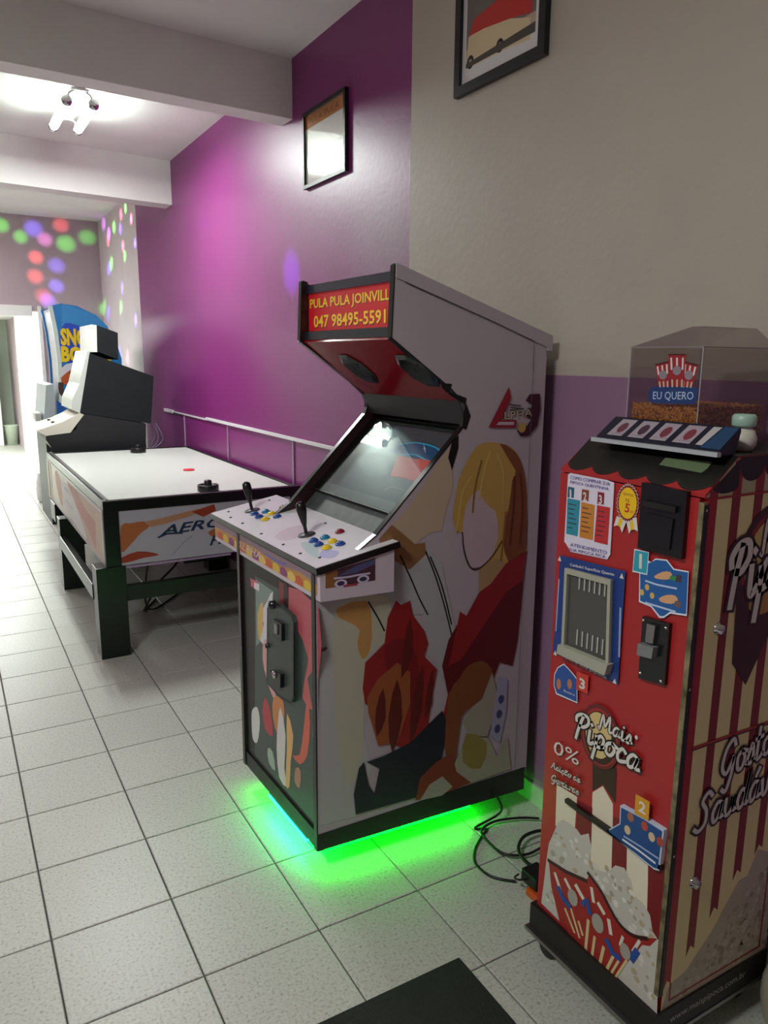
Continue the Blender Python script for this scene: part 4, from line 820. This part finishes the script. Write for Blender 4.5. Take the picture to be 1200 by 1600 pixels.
fc.text('ATENDIMENTO', [(1.2725,1.1539)][0], [(1.1588,1.1599)][0], .008, vio); fc.text('SUA PIPOCA FICA', [(1.2758,1.1422)][0], [(1.1617,1.1503)][0], .007, vio)
# price rosette
cx, cz = [(1.1098,1.2842)][0]; yl = P('ecc01c', .4)
for q_ in ([(1.1372,1.2511),(1.1442,1.2269),(1.1283,1.2329),(1.1196,1.2175),(1.1082,1.2481)], [(1.1119,1.2502),(1.1001,1.2187),(1.0927,1.2329),(1.0767,1.2291),(1.0829,1.2584)]): fc.poly(q_, WHp); fc.ribbon([tuple(Vector(q_[0]).lerp(Vector(q_[-1]), .5)), tuple(Vector(q_[2]))], .010, yl)
nn = 28; fc.poly([(cx+(.032 if k % 2 else .0285)*math.cos(k*math.pi/nn)*.98, cz+(.043 if k % 2 else .039)*math.sin(k*math.pi/nn)) for k in range(nn*2)], WHp)
fc.poly([(cx+(.030 if k % 2 else .027)*math.cos(k*math.pi/nn), cz+(.041 if k % 2 else .037)*math.sin(k*math.pi/nn)) for k in range(nn*2)], MAR); fc.disc((cx, cz), .0245, .034, yl, 26)
fc.text('apenas', (cx+.014, cz+.014), (cx-.014, cz+.013), .008, P('9a5a20', .4)); fc.text('R$', (cx+.006, cz+.002), (cx-.004, cz+.001), .008, P('9a3020', .4)); fc.text('5', (cx+.007, cz-.020), (cx-.006, cz-.021), .02, P('c02c20', .4), bold=.02)
fc.text(',00', (cx-.008, cz-.02), (cx-.018, cz-.02), .006, P('c02c20', .4))
# blue window surround
fc.poly([(1.3025,1.1251),(1.1012,1.1359),(1.0989,0.8725),(1.3101,0.8769)], P('1c3c80', .4))
fc.text('Cuidado! Superficie Quente', [(1.2685,1.1049)][0], [(1.1322,1.1149)][0], .009, WHp, bold=.01); fc.text('Retire sua pipoca', [(1.2739,0.8732)][0], [(1.133,0.8715)][0], .010, WHp, bold=.01)
for p_ in [(1.304,1.1153),(1.1108,1.1219),(1.301,0.8767),(1.1087,0.8778)]: fc.poly([(p_[0]+.006, p_[1]-.005), (p_[0]-.006, p_[1]-.005), (p_[0], p_[1]+.007)], WHp)
fc.text('PIPOCA', [(1.301,0.9348)][0], [(1.3022,1.0646)][0], .005, WHp) if 0 else fc.ribbon([(1.3032,0.9341),(1.3022,1.0646)], .004, P('9aa8c8', .4))
fc.ribbon([(1.1078,1.0496),(1.1013,0.94)], .005, P('9aa8c8', .4))
# step stickers
fc.poly([(1.0634,1.144),(1.0616,1.1795),(1.0356,1.1717),(1.0251,1.1825),(0.9964,1.1865),(0.9776,1.1723),(0.9428,1.1757),(0.9377,1.0841),(0.9588,1.0804),(0.9774,1.0774),(0.992,1.0633),(1.003,1.0599),(1.0262,1.0767),(1.0588,1.0785)], P('dfe4ee', .4))
fc.poly([(1.0617,1.1444),(1.0578,1.158),(1.0356,1.1717),(1.0232,1.1802),(0.9977,1.1835),(0.9789,1.1693),(0.944,1.1727),(0.9396,1.0876),(0.9623,1.0834),(0.9778,1.0814),(0.9924,1.0673),(1.0019,1.0644),(1.0249,1.0799),(1.0557,1.0823)], P('1e5cA0'.lower(), .4))
fc.poly([(1.0816,1.1903),(1.0426,1.1922),(1.0427,1.1422),(1.082,1.1393)], P('dfe4ee', .4)); fc.poly([(1.0797,1.1879),(1.0441,1.1904),(1.0447,1.1445),(1.0806,1.1425)], P('2aa0b4', .4)); fc.text('1', [(1.0692,1.151)][0], [(1.0539,1.152)][0], .032, WHp, bold=.03)
fle = P('d8a478', .4)
fc.poly([(1.0246,1.1441),(1.0048,1.1587),(0.9861,1.1634),(0.9806,1.1554),(0.9907,1.146),(1.016,1.1408)], fle, 2); fc.poly([(1.0072,1.1017),(0.989,1.1138),(0.9689,1.118),(0.9618,1.1093),(0.9763,1.0983),(1.0017,1.095)], fle, 2)
fc.poly([(0.9853,1.1555),(0.97,1.1581),(0.972,1.1482),(0.9861,1.1472)], P('3a8a4a', .4)); fc.poly([(0.9704,1.162),(0.9581,1.1625),(0.9581,1.1479),(0.9704,1.1473)], P('4a3a3a', .4)); fc.poly([(0.9679,1.1075),(0.9527,1.1105),(0.9542,1.0953),(0.9698,1.0961)], P('6a5a5c', .4))
for p_ in [(1.0524,1.1017),(1.0402,1.1163),(1.0254,1.1022)]: fc.disc(p_, .006, .007, P('d0b060', .4), 10)
fc.ribbon([(1.0448,1.1291),(1.0148,1.1287),(0.9674,1.1333)], .004, P('b8cce8', .4)); fc.ribbon([(1.0403,1.0824),(1.0022,1.0838),(0.9656,1.0851)], .004, P('b8cce8', .4))
fc.poly([(1.2992,0.8237),(1.2894,0.8442),(1.2685,0.8619),(1.255,0.857),(1.2348,0.8482),(1.2214,0.8403),(1.2164,0.7801),(1.2885,0.7737),(1.2991,0.7932)], P('dfe4ee', .4)); fc.poly([(1.2969,0.8229),(1.2871,0.8434),(1.2683,0.8587),(1.2547,0.8538),(1.2368,0.8458),(1.2233,0.8379),(1.2187,0.7825),(1.2865,0.7779),(1.2969,0.7941)], P('28509a', .4))
for p_, rx, rz in (([(1.2818,0.8035)][0], .008, .014), ([(1.2453,0.8179)][0], .008, .013)): fc.disc(p_, rx, rz, P('c07850', .4), 12)
fc.text('Retire', [(1.2629,0.7909)][0], [(1.2261,0.7942)][0], .006, WHp)
fc.poly([(1.225,0.8584),(1.1858,0.8621),(1.1859,0.8155),(1.2234,0.8134)], P('c84030', .4)); fc.text('3', [(1.2134,0.8207)][0], [(1.1947,0.8217)][0], .026, WHp, bold=.03)
# crest logo and lettering
fc.disc([(1.14,0.7292)][0], .062, .078, P('6a1a1c', .4), 30); fc.disc([(1.1399,0.7276)][0], .054, .069, R_pop, 30); fc.disc([(1.1398,0.7261)][0], .050, .064, BRN, 30); fc.disc([(1.1441,0.7305)][0], .040, .056, P('d8c080', .4), 30)
fc.script('Mais', [(1.1458,0.7491)][0], [(1.0472,0.7523)][0], .040, WHp, P('2a1412', .4))
fc.script('Pipoca', [(1.2204,0.6986)][0], [(1.0223,0.6984)][0], .062, WHp, P('2a1412', .4))
fc.text('0%', [(1.2833,0.6174)][0], [(1.1972,0.6256)][0], .036, WHp, shear=.1); fc.disc([(1.0351,0.7764)][0], .004, .005, WHp)
fc.script('Adiçãoxde'.replace('x', ' '), [(1.2894,0.5756)][0], [(1.1896,0.5855)][0], .016, WHp, P('6a1a1c', .4), .16, .3); fc.script('Gorduras', [(1.2868,0.5414)][0], [(1.1911,0.5523)][0], .018, WHp, P('6a1a1c', .4), .16, .3)
fc.build('front_print', door)
# relief parts on the door
def pbox(name, q, x0, x1, m, parent=door): return MB().prism([(x0, y, z) for y, z in q], [(x1, y, z) for y, z in q], m).build(name, parent)
w = [(1.2747,1.1018),(1.1317,1.1092),(1.1198,0.8951),(1.2711,0.8939)]
M_win = mat('hatch_frame_grey', 'a8a898', .35)
wm = MB()
for i in range(4):
    a_, b_ = Vector(w[i]), Vector(w[(i+1) % 4]); cc = sum((Vector(p) for p in w), Vector((0, 0)))/4
    ai, bi = a_.lerp(cc, .12), b_.lerp(cc, .12); wm.prism([(F0-.006, *p) for p in (a_, b_, bi, ai)], [(F0-.016, *p) for p in (a_, b_, bi, ai)], M_win)
hf = wm.build('hatch_frame', door)
pbox('hatch_pane', w, F0-.007, F0-.009, mat('smoky_hatch_plastic', '4a4a46', .15, spec=.6), hf)
for row in ([(1.2287,1.1024),(1.2125,1.1034),(1.1966,1.1044),(1.1809,1.1054),(1.1655,1.1063),(1.1503,1.1073)], [(1.2256,0.9673),(1.2091,0.9679),(1.1929,0.9685),(1.1769,0.969),(1.1612,0.9696),(1.1457,0.9702)]):
    for (y, z) in row: MB().box((F0-.012, y-.0022, z-.042), (F0-.009, y+.0022, z-.004), mat('vent_rib_grey', 'b0b0aa', .3), .001).build('vent_rib', hf)
pbox('hatch_lip', [(1.2726,0.9131),(1.1143,0.9186),(1.1213,0.8914),(1.2751,0.8892)], F0-.006, F0-.026, M_win, hf)
q = [(1.07,1.3356),(0.9578,1.3328),(0.9571,1.1971),(1.0684,1.1961)]; bv = pbox('bill_acceptor', q, F0-.0, F0-.012, BLKG)
pbox('bill_slot', [(1.0582,1.301),(0.9755,1.3004),(0.9758,1.2887),(1.0587,1.2887)], F0-.012, F0-.02, mat('matt_black_plastic', '0a0a0a', .5), bv)
pbox('bill_chute', [(1.0491,1.2755),(0.982,1.2745),(0.9847,1.2107),(1.0496,1.2126)], F0-.012, F0-.016, BLKG, bv)
q = [(1.0424,1.052),(0.9737,1.0566),(0.9729,0.9224),(1.0412,0.9131)]; cm = pbox('coin_mechanism', q, F0, F0-.010, BLKG)
pbox('coin_slot', [(1.023,1.0438),(1.0015,1.045),(1.0041,1.0047),(1.024,1.0022)], F0-.010, F0-.018, STEEL, cm); pbox('coin_return_button', [(1.0354,0.9969),(0.9955,1.0006),(0.9979,0.9756),(1.0363,0.9705)], F0-.010, F0-.026, mat('grey_button_plastic', '7a7c7e', .35), cm)
for (y, z) in [(1.0383,1.0447),(0.9806,1.0461),(1.0355,0.927),(0.9817,0.9289)]: MB().lathe((F0-.010, y, z), [(.004, 0), (.003, .003), (0, .004)], CHROME, 8, Vector((-1, 0, 0))).build('screw', cm)
sh = MB().prism([(F0, y, z) for y, z in [(1.2316,0.511),(0.9397,0.5113),(0.9409,0.5229),(1.2324,0.5211)]], [(F0-.012, y, z) for y, z in [(1.2316,0.511),(0.9397,0.5113),(0.9409,0.5229),(1.2324,0.5211)]], mat('dark_flap_edge', '20100e', .4)).build('cup_flap_edge', door)
c = Canvas(lambda y, z, h: Vector((F0-.013-h, y, z)))
q = [(1.0605,0.5994),(1.042,0.6002),(0.9922,0.6065),(0.941,0.6072),(0.9403,0.6001),(0.9429,0.5092),(0.956,0.5038),(1.0952,0.5142),(1.0584,0.5555)]
cfl = pbox('cup_flap', q, F0, F0-.012, P('c8d4e8', .4))
c.poly([(1.0565,0.5968),(0.9919,0.6036),(0.944,0.6039),(0.9467,0.513),(0.9582,0.5086),(1.0877,0.5186),(1.0546,0.556)], P('1c4a88', .4))
c.poly([(1.0195,0.6504),(0.9811,0.6528),(0.9801,0.6073),(1.0186,0.6039)], P('d89a28', .4)); c.text('2', [(1.009,0.6156)][0], [(0.9896,0.6158)][0], .026, WHp, bold=.03)
for p_, col in zip([(1.0281,0.589),(1.0339,0.5537),(0.9683,0.5756),(0.9888,0.5898),(0.9464,0.578)], ('a86848', 'd8c098', 'd8c098', 'c04838', 'b04838')): c.disc(p_, .009, .011, P(col, .4), 10)
c.ribbon([(1.0413,0.5333),(0.9995,0.5362),(0.9474,0.5374)], .004, P('a8b8d8', .4)); c.ribbon([(1.0441,0.5235),(0.9984,0.5242),(0.9544,0.522)], .005, P('e0e4f0', .4))
c.build('flap_print', cfl)
pbox('corner_profile', [(G0, .20), (G0+.012, .20), (G0+.012, 1.315), (G0, 1.315)], F0+.010, F0-.001, mat('worn_gold_profile', '8a8060', .5, metal=.4, var=.7, vscale=30), pm)
MB().box((F0+.001, G0-.002, .20), (F0+.012, G0+.001, 1.31), BLK).build('hinge_gap', pm)
for z in (1.30, .93, .55): MB().lathe((F0+.006, G0-.002, z), [(.003, 0), (0, .002)], CHROME, 8, Vector((0, -1, 0))).build('screw', pm)
# striped side with two doors
s_ = Canvas(lambda x, z, h: Vector((x, G0-h, z)))
s_.rect((F0+.012, .158), (F1, 1.325), CRM)
ex = [(1.262, 1.287), (1.331, 1.358), (1.402, 1.430), (1.474, 1.502), (1.548, 1.576), (1.615, 1.64)]
for k, (xa, xb) in enumerate(ex):
    zb = [.22, .28, .35, .42, .46, .5][k]; s_.poly([(xa, 1.325), (xb, 1.325), (xb, zb), ((xa+xb)/2, zb+.012), (xa, zb-.012)], P('a02226' if k == 0 else '7e2222', .4))
s_.poly([(1.265, .16), (1.64, .16), (1.64, .46), (1.60, .44), (1.56, .46), (1.53, .40), (1.50, .40), (1.45, .34), (1.42, .30), (1.36, .25), (1.34, .23), (1.30, .22), (1.28, .21)], P('b4ae98', .4))
s_.up(); sp2 = [(1.29, .17), (1.64, .17), (1.64, .42), (1.54, .36), (1.44, .29), (1.34, .21)]
for k in range(360):
    p = (rnd.uniform(1.27, 1.64), rnd.uniform(.16, .44))
    if not inside(p, sp2): continue
    r0 = rnd.uniform(.004, .012); s_.poly([(p[0]+r0*rnd.uniform(.6, 1.2)*math.cos(j*math.pi/3), p[1]+r0*rnd.uniform(.6, 1.2)*math.sin(j*math.pi/3)) for j in range(6)], P(rnd.choice(['bdb8a4', 'a8a28a', 'c4bfae', '97917a']), .4), 2, keep=True)
    if k % 4 == 0: s_.h += .00001
s_.up()
rl = P('9a2a22', .4)
for pth in ([(1.285, 1.322), (1.62, 1.322)], [(1.287, .175), (1.615, .175)], [(1.287, .175), (1.287, .22)], [(1.612, .175), (1.612, .62)]): s_.ribbon(pth, .005, rl)
s_.ribbon([(1.285, .792), (1.64, .786)], .008, P('a83430', .4)); s_.ribbon([(1.285, .788), (1.64, .782)], .003, BRN)
s_.disc((1.49, 1.17), .125, .13, BRN, 34); s_.disc((1.49, 1.17), .108, .113, P('8a2422', .4), 34); s_.disc((1.49, 1.17), .096, .10, P('c8b468', .4), 34)
s_.poly([(1.375, 1.13), (1.60, 1.13), (1.60, .96), (1.56, .90), (1.50, 1.00), (1.44, .90), (1.385, .96)], BRN)
s_.disc((1.47, 1.085), .05, .03, P('b8884a', .4), 20)
s_.script('Mais', (1.44, 1.19), (1.60, 1.21), .075, WHp, P('2a1412', .4)); s_.script('Pipoca', (1.345, 1.10), (1.64, 1.12), .12, WHp, P('2a1412', .4), .14, .28)
s_.script('Gostoso', (1.385, .690), (1.63, .722), .085, WHp, P('2a1a16', .4), .12, .26); s_.script('Saudável', (1.315, .585), (1.63, .612), .085, WHp, P('2a1a16', .4), .12, .26)
s_.build('side_print', pm)
hs = Canvas(lambda x, z, h: Vector((x, G0-h, z)))
hs.poly([(F0, 1.3255), (1.335, 1.396), (F1, 1.396), (F1, 1.3255)], P('b4ae88', .4))
for xa, xb in ex: hs.poly([(xa, 1.3255), (xb, 1.3255), (xb, min(1.396, 1.3255+(xb-F0)*.83)), (xa, min(1.394, 1.3255+(xa-F0)*.83))], P('8e2226', .4))
for k in range(5):
    x0_ = 1.27+k*.078; zt = min(1.3985, 1.325+(x0_-F0)*.83); 
    hs.poly([(x0_, zt)]+[(x0_+.039-.038*math.cos(math.pi*j/10), max(1.336, zt-.02)-.030*math.sin(math.pi*j/10) if x0_ > 1.3 else zt-.012*math.sin(math.pi*j/10)) for j in range(11)]+[(x0_+.078, min(1.3985, zt+.065)), (min(x0_+.07, 1.64), 1.3985 if x0_ > 1.3 else zt+.05)], M_awn)
hs.build('awning_side_print', hd)
for (x, z) in [(1.327,1.0476),(1.3315,0.4591)]:
    k = MB().lathe((x, G0, z), [(.014, 0), (.014, .004), (.010, .007), (.010, .014), (0, .016)], CHROME, 18, Vector((0, -1, 0))).build('lock', pm)
# plinth and castors
MB().box((F0-.012, G0-.006, .088), (F1+.003, G1+.012, .158), mat('dark_brown_plinth', '1c1714', .5)).build('plinth', pm)
MB().box((F0-.022, G0-.008, .078), (F1+.004, G1+.02, .088), STEEL).build('base_plate', pm)
c = Canvas(lambda x, z, h: Vector((x, G0-.006-h, z))); c.text('www.maispipoca.com.br', (1.29, .112), (1.56, .112), .024, P('b0aca4', .5)); c.build('plinth_lettering', pm)
for x, y in ((F0+.03, G1-.02), (F0+.03, G0+.05), (F1-.04, G1-.04), (F1-.04, G0+.05)):
    k = MB().box((x-.016, y-.02, .035), (x+.016, y+.02, .078), STEEL, .003).build('caster', pm)
    MB().lathe((x-.009, y, .026), [(0, 0), (.024, 0), (.026, .003), (.026, .015), (.024, .018), (0, .018)], BLK, 20, Vector((1, 0, 0))).build('wheel', k)
# hopper
HX0, HX1, HY0, HY1, HZ0, HZ1 = 1.375, 1.62, 1.055, 1.248, 1.405, 1.612
th = .004
hm = MB()
for a_, b_ in (((HX0, HY0, HZ0), (HX0+th, HY1, HZ1)), ((HX1-th, HY0, HZ0), (HX1, HY1, HZ1)), ((HX0+th, HY0, HZ0), (HX1-th, HY0+th, HZ1)), ((HX0+th, HY1-th, HZ0), (HX1-th, HY1, HZ1))): hm.box(a_, b_, M_acryl)
hop = hm.build('hopper', pm)
lid = MB(); cxh, cyh = (HX0+HX1)/2, (HY0+HY1)/2
l0 = [(HX0-.003, HY0-.003, HZ1), (HX1+.003, HY0-.003, HZ1), (HX1+.003, HY1+.003, HZ1), (HX0-.003, HY1+.003, HZ1)]; l1 = [(HX0+.01, HY0+.01, HZ1+.042), (HX1-.06, HY0+.01, HZ1+.042), (HX1-.06, HY0+.06, HZ1+.042), (HX0+.01, HY0+.04, HZ1+.042)]
lid.add(l0+l1, [(4, 5, 6, 7)]+[(i, (i+1) % 4, (i+1) % 4+4, i+4) for i in range(4)], M_acryl); lid.build('hopper_lid', hop)
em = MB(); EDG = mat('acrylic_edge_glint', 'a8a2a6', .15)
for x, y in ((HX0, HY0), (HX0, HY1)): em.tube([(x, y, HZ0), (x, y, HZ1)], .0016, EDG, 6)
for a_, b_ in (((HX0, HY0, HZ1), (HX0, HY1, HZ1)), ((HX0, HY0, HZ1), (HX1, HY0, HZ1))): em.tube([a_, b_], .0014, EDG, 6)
em.build('edge_glint_line', hop)  # pale rods stand in for the glint along the acrylic edges
c = Canvas(lambda y, z, h: Vector((HX0-.0005-h, y, z)))
c.poly([(1.1875,1.5205),(1.1738,1.5266),(1.0699,1.5302),(1.0583,1.5253),(1.0602,1.4986),(1.066,1.493),(1.1773,1.4897),(1.187,1.4963)], P('1c3a70', .4))
c.text('EU QUERO', [(1.1743,1.4955)][0], [(1.0683,1.4995)][0], .020, P('b8cce0', .4))
for q_ in ([(1.1749,1.5741),(1.1393,1.5813),(1.1322,1.528),(1.1615,1.527)], [(1.1011,1.5816),(1.0635,1.574),(1.073,1.5288),(1.0989,1.5292)], [(1.1408,1.5963),(1.0961,1.5962),(1.094,1.5294),(1.1289,1.5282)]):
    c.poly(q_, P('9a2028', .4)); q_ = [Vector(p) for p in q_]
    for t0 in (.15, .5, .85):
        a_ = q_[0].lerp(q_[1], t0); b_ = q_[3].lerp(q_[2], t0); c.ribbon([tuple(a_.lerp(b_, .12)), tuple(a_.lerp(b_, .45))], .0045, P('dcd0cc', .4)); c.ribbon([tuple(a_.lerp(b_, .8)), tuple(b_)], .004, P('c8b8a0', .4))
    ctr = (q_[0]+q_[1]+q_[2]+q_[3])/4; c.disc(ctr, .011, .010, P('8a8088', .4), 12); c.ribbon([tuple(q_[0]), tuple(q_[1])], .003, P('4a1418', .4))
c.build('hopper_print', hop)
# kernels
kb = MB(); KM = [mat('kernel_amber', 'dc8a20', .3), mat('kernel_gold', 'ffc450', .3), mat('kernel_brown', 'b86c1c', .35)]
kx0, kx1, ky0, ky1, kz0, kz1 = HX0+th+.001, HX1-th-.001, HY0+th+.001, HY1-th-.001, HZ0, 1.487
kb.box((kx0+.006, ky0+.006, kz0), (kx1-.006, ky1-.006, kz1-.004), KM[2])
def kern(p):
    r0 = rnd.uniform(.0026, .0036); a0 = [Vector((rnd.uniform(-1, 1), rnd.uniform(-1, 1), rnd.uniform(-1, 1))).normalized() for _ in range(1)][0]
    u = a0.orthogonal().normalized(); v = a0.cross(u); p = Vector(p)
    kb.add([p+a0*r0*1.2, p-a0*r0]+[p+(u*math.cos(k*math.pi/2)+v*math.sin(k*math.pi/2))*r0 for k in range(4)], [(0, 2, 3), (0, 3, 4), (0, 4, 5), (0, 5, 2), (1, 3, 2), (1, 4, 3), (1, 5, 4), (1, 2, 5)], rnd.choice([KM[0], KM[1], KM[1], KM[2]]))
for k in range(1900): kern((kx0+.005, rnd.uniform(ky0+.004, ky1-.004), rnd.uniform(kz0+.003, kz1)))
for k in range(1300): kern((rnd.uniform(kx0+.004, kx1-.004), ky0+.005, rnd.uniform(kz0+.003, kz1)))
for k in range(1500): kern((rnd.uniform(kx0+.004, kx1-.004), rnd.uniform(ky0+.004, ky1-.004), kz1-.003+rnd.uniform(-.002, .002)))
ko = kb.build('corn_kernels', None, (cxh, cyh, HZ0)); tag(ko, 'layer of amber popcorn kernels inside the clear hopper', 'corn', kind='stuff')
# sample strip leaning in front of the hopper
sg = MB(); a0_ = (1.298, 1.412); a1_ = (1.356, 1.455)
q = [a0_, a1_, (a1_[0]+.002, a1_[1]-.008), (1.345, 1.402), (a0_[0], 1.402)]
sgn = sg.prism([(x, .938, z) for x, z in q], [(x, 1.262, z) for x, z in q], mat('dark_navy_strip', '16182a', .4)).build('flavour_strip', pm)
c = Canvas(lambda y, t, h: Vector((a0_[0]+(a1_[0]-a0_[0])*t-h*.6, y, a0_[1]+(a1_[1]-a0_[1])*t+h*.8)))
for k in range(4):
    y1_ = 1.238-k*.060; c.poly([(y1_, .12), (y1_-.043, .12), (y1_-.048, .9), (y1_-.005, .9)], P('a89aa4', .4)); c.disc((y1_-.026, .5), .012, .25, P(['6a3a48', '4a3040', '7a3440', '803440'][k], .4), 10); c.ribbon([(y1_-.01, .22), (y1_-.04, .22)], .01, P('40304a', .4))
c.poly([(1.0, .12), (.985, .12), (.975, .92), (.995, .92)], P('b8b4b4', .4)); c.poly([(.985, .02), (.939, .02), (.939, .97), (.97, .97)], P('1e4468', .4))
c.build('strip_print', sgn)
MB().box((1.288, .936, 1.400), (1.300, 1.27, 1.409), mat('pale_ledge', 'b0b4b8', .35)).build('ledge', pm)

# white jar with mint lid next to the hopper
JX, JY = 1.428, .982
jr = thing('jar', 'small white jar with a mint green lid right of the kernel hopper', 'jar', (1.42, .975, 1.40))

MB().lathe((JX, JY, 1.4015), [(0, 0), (.02, 0), (.027, .012), (.028, .026), (.022, .042), (.016, .046), (.016, .05), (0, .05)], mat('white_glazed', 'd8d4c8', .25), 24).build('body', jr)
MB().lathe((JX, JY, 1.4515), [(0, 0), (.022, 0), (.024, .003), (.024, .02), (.020, .025), (0, .026)], mat('mint_lid', 'a8c8b8', .35), 24).build('lid', jr)

# beige pot at the right edge
pt = thing('ceramic_pot', 'rounded beige ceramic pot on the floor at the right edge beside the striped machine', 'pot', (1.632, .808, 0))
MB().lathe((1.632, .808, 0), [(0, .0), (.070, .0), (.075, .012)], mat('dark_pot_foot', '24221e', .6), 32).build('foot', pt)
MB().lathe((1.632, .808, 0), [(.075, .012), (.088, .04), (.097, .09), (.096, .13), (.085, .17), (.068, .20), (.062, .215), (.056, .215), (.060, .198), (.077, .165), (.088, .12), (.08, .05), (0, .03)], mat('beige_stoneware', 'a8a08c', .5, var=.08), 36).build('bowl', pt)

# ------------------------------------------------------------------ floor mat, power cables and plug
fm = MB().box((.28, .55, .0), (1.062, 1.408, .009), mat('black_ribbed_mat', '232521', .95, bump=.6, bscale=260, var=.15, vscale=90), .002).build('floor_mat', None, (.67, .98, 0))
tag(fm, 'black rubber floor mat in front of the popcorn machine', 'mat')
def fpts(s, z=.006): return [(x, y, z) for x, y in s]
c1 = MB().tube(cat3([AP(.66, -.012, .10), AP(.67, -.03, .04)]+fpts([(1.4458,1.8509),(1.4759,1.8257),(1.4348,1.8003),(1.3752,1.7564),(1.3365,1.7046),(1.3347,1.6424),(1.3548,1.604),(1.3922,1.5695)])), .0042, BLK, 8).build('power_cable', None, (1.4, 1.7, 0))
c2 = MB().tube(cat3(fpts([(1.6628,1.7709),(1.6125,1.8033),(1.5469,1.8275),(1.4944,1.8318),(1.4433,1.8115),(1.4287,1.7645),(1.4285,1.6965),(1.4524,1.661),(1.5018,1.6405),(1.5599,1.6448)], .018)), .0042, BLK, 8).build('power_cable', None, (1.5, 1.7, 0))
c3 = MB().tube(cat3(fpts([(1.6197,1.6963),(1.5867,1.7069),(1.5367,1.7037),(1.4915,1.6759),(1.4658,1.6389),(1.4587,1.5933),(1.4707,1.5589),(1.4761,1.5356)], .030)), .0055, BLK, 8).build('power_cable', None, (1.45, 1.6, 0))
tag(c1, 'thin black cable running from under the white cabinet to the orange plug', 'cable'); tag(c2, 'black cable looped widest on the tiles beside the popcorn machine', 'cable'); tag(c3, 'thick short black cable loop closest to the popcorn machine', 'cable')
(ax_, ay_), (bx_, by_) = [(1.3886,1.5321),(1.3988,1.4631)]
ps = thing('power_adapter', 'black and orange plug adapter on the floor behind the popcorn machine', 'adapter', (ax_, ay_, 0))
MB().box((ax_-.005, ay_-.085, 0), (ax_+.075, ay_-.015, .024), mat('orange_plastic', 'c8501c', .4), .005).build('socket', ps)
MB().box((ax_+.005, ay_-.05, .024), (ax_+.07, ay_+.02, .066), BLK, .006).build('plug', ps)
MB().tube(cat3([(ax_+.005, ay_-.01, .045), (ax_-.018, ay_-.0, .045), (ax_-.022, ay_+.015, .045), (ax_-.002, ay_+.02, .045)]), .003, BLK, 6).build('wire_loop', ps)
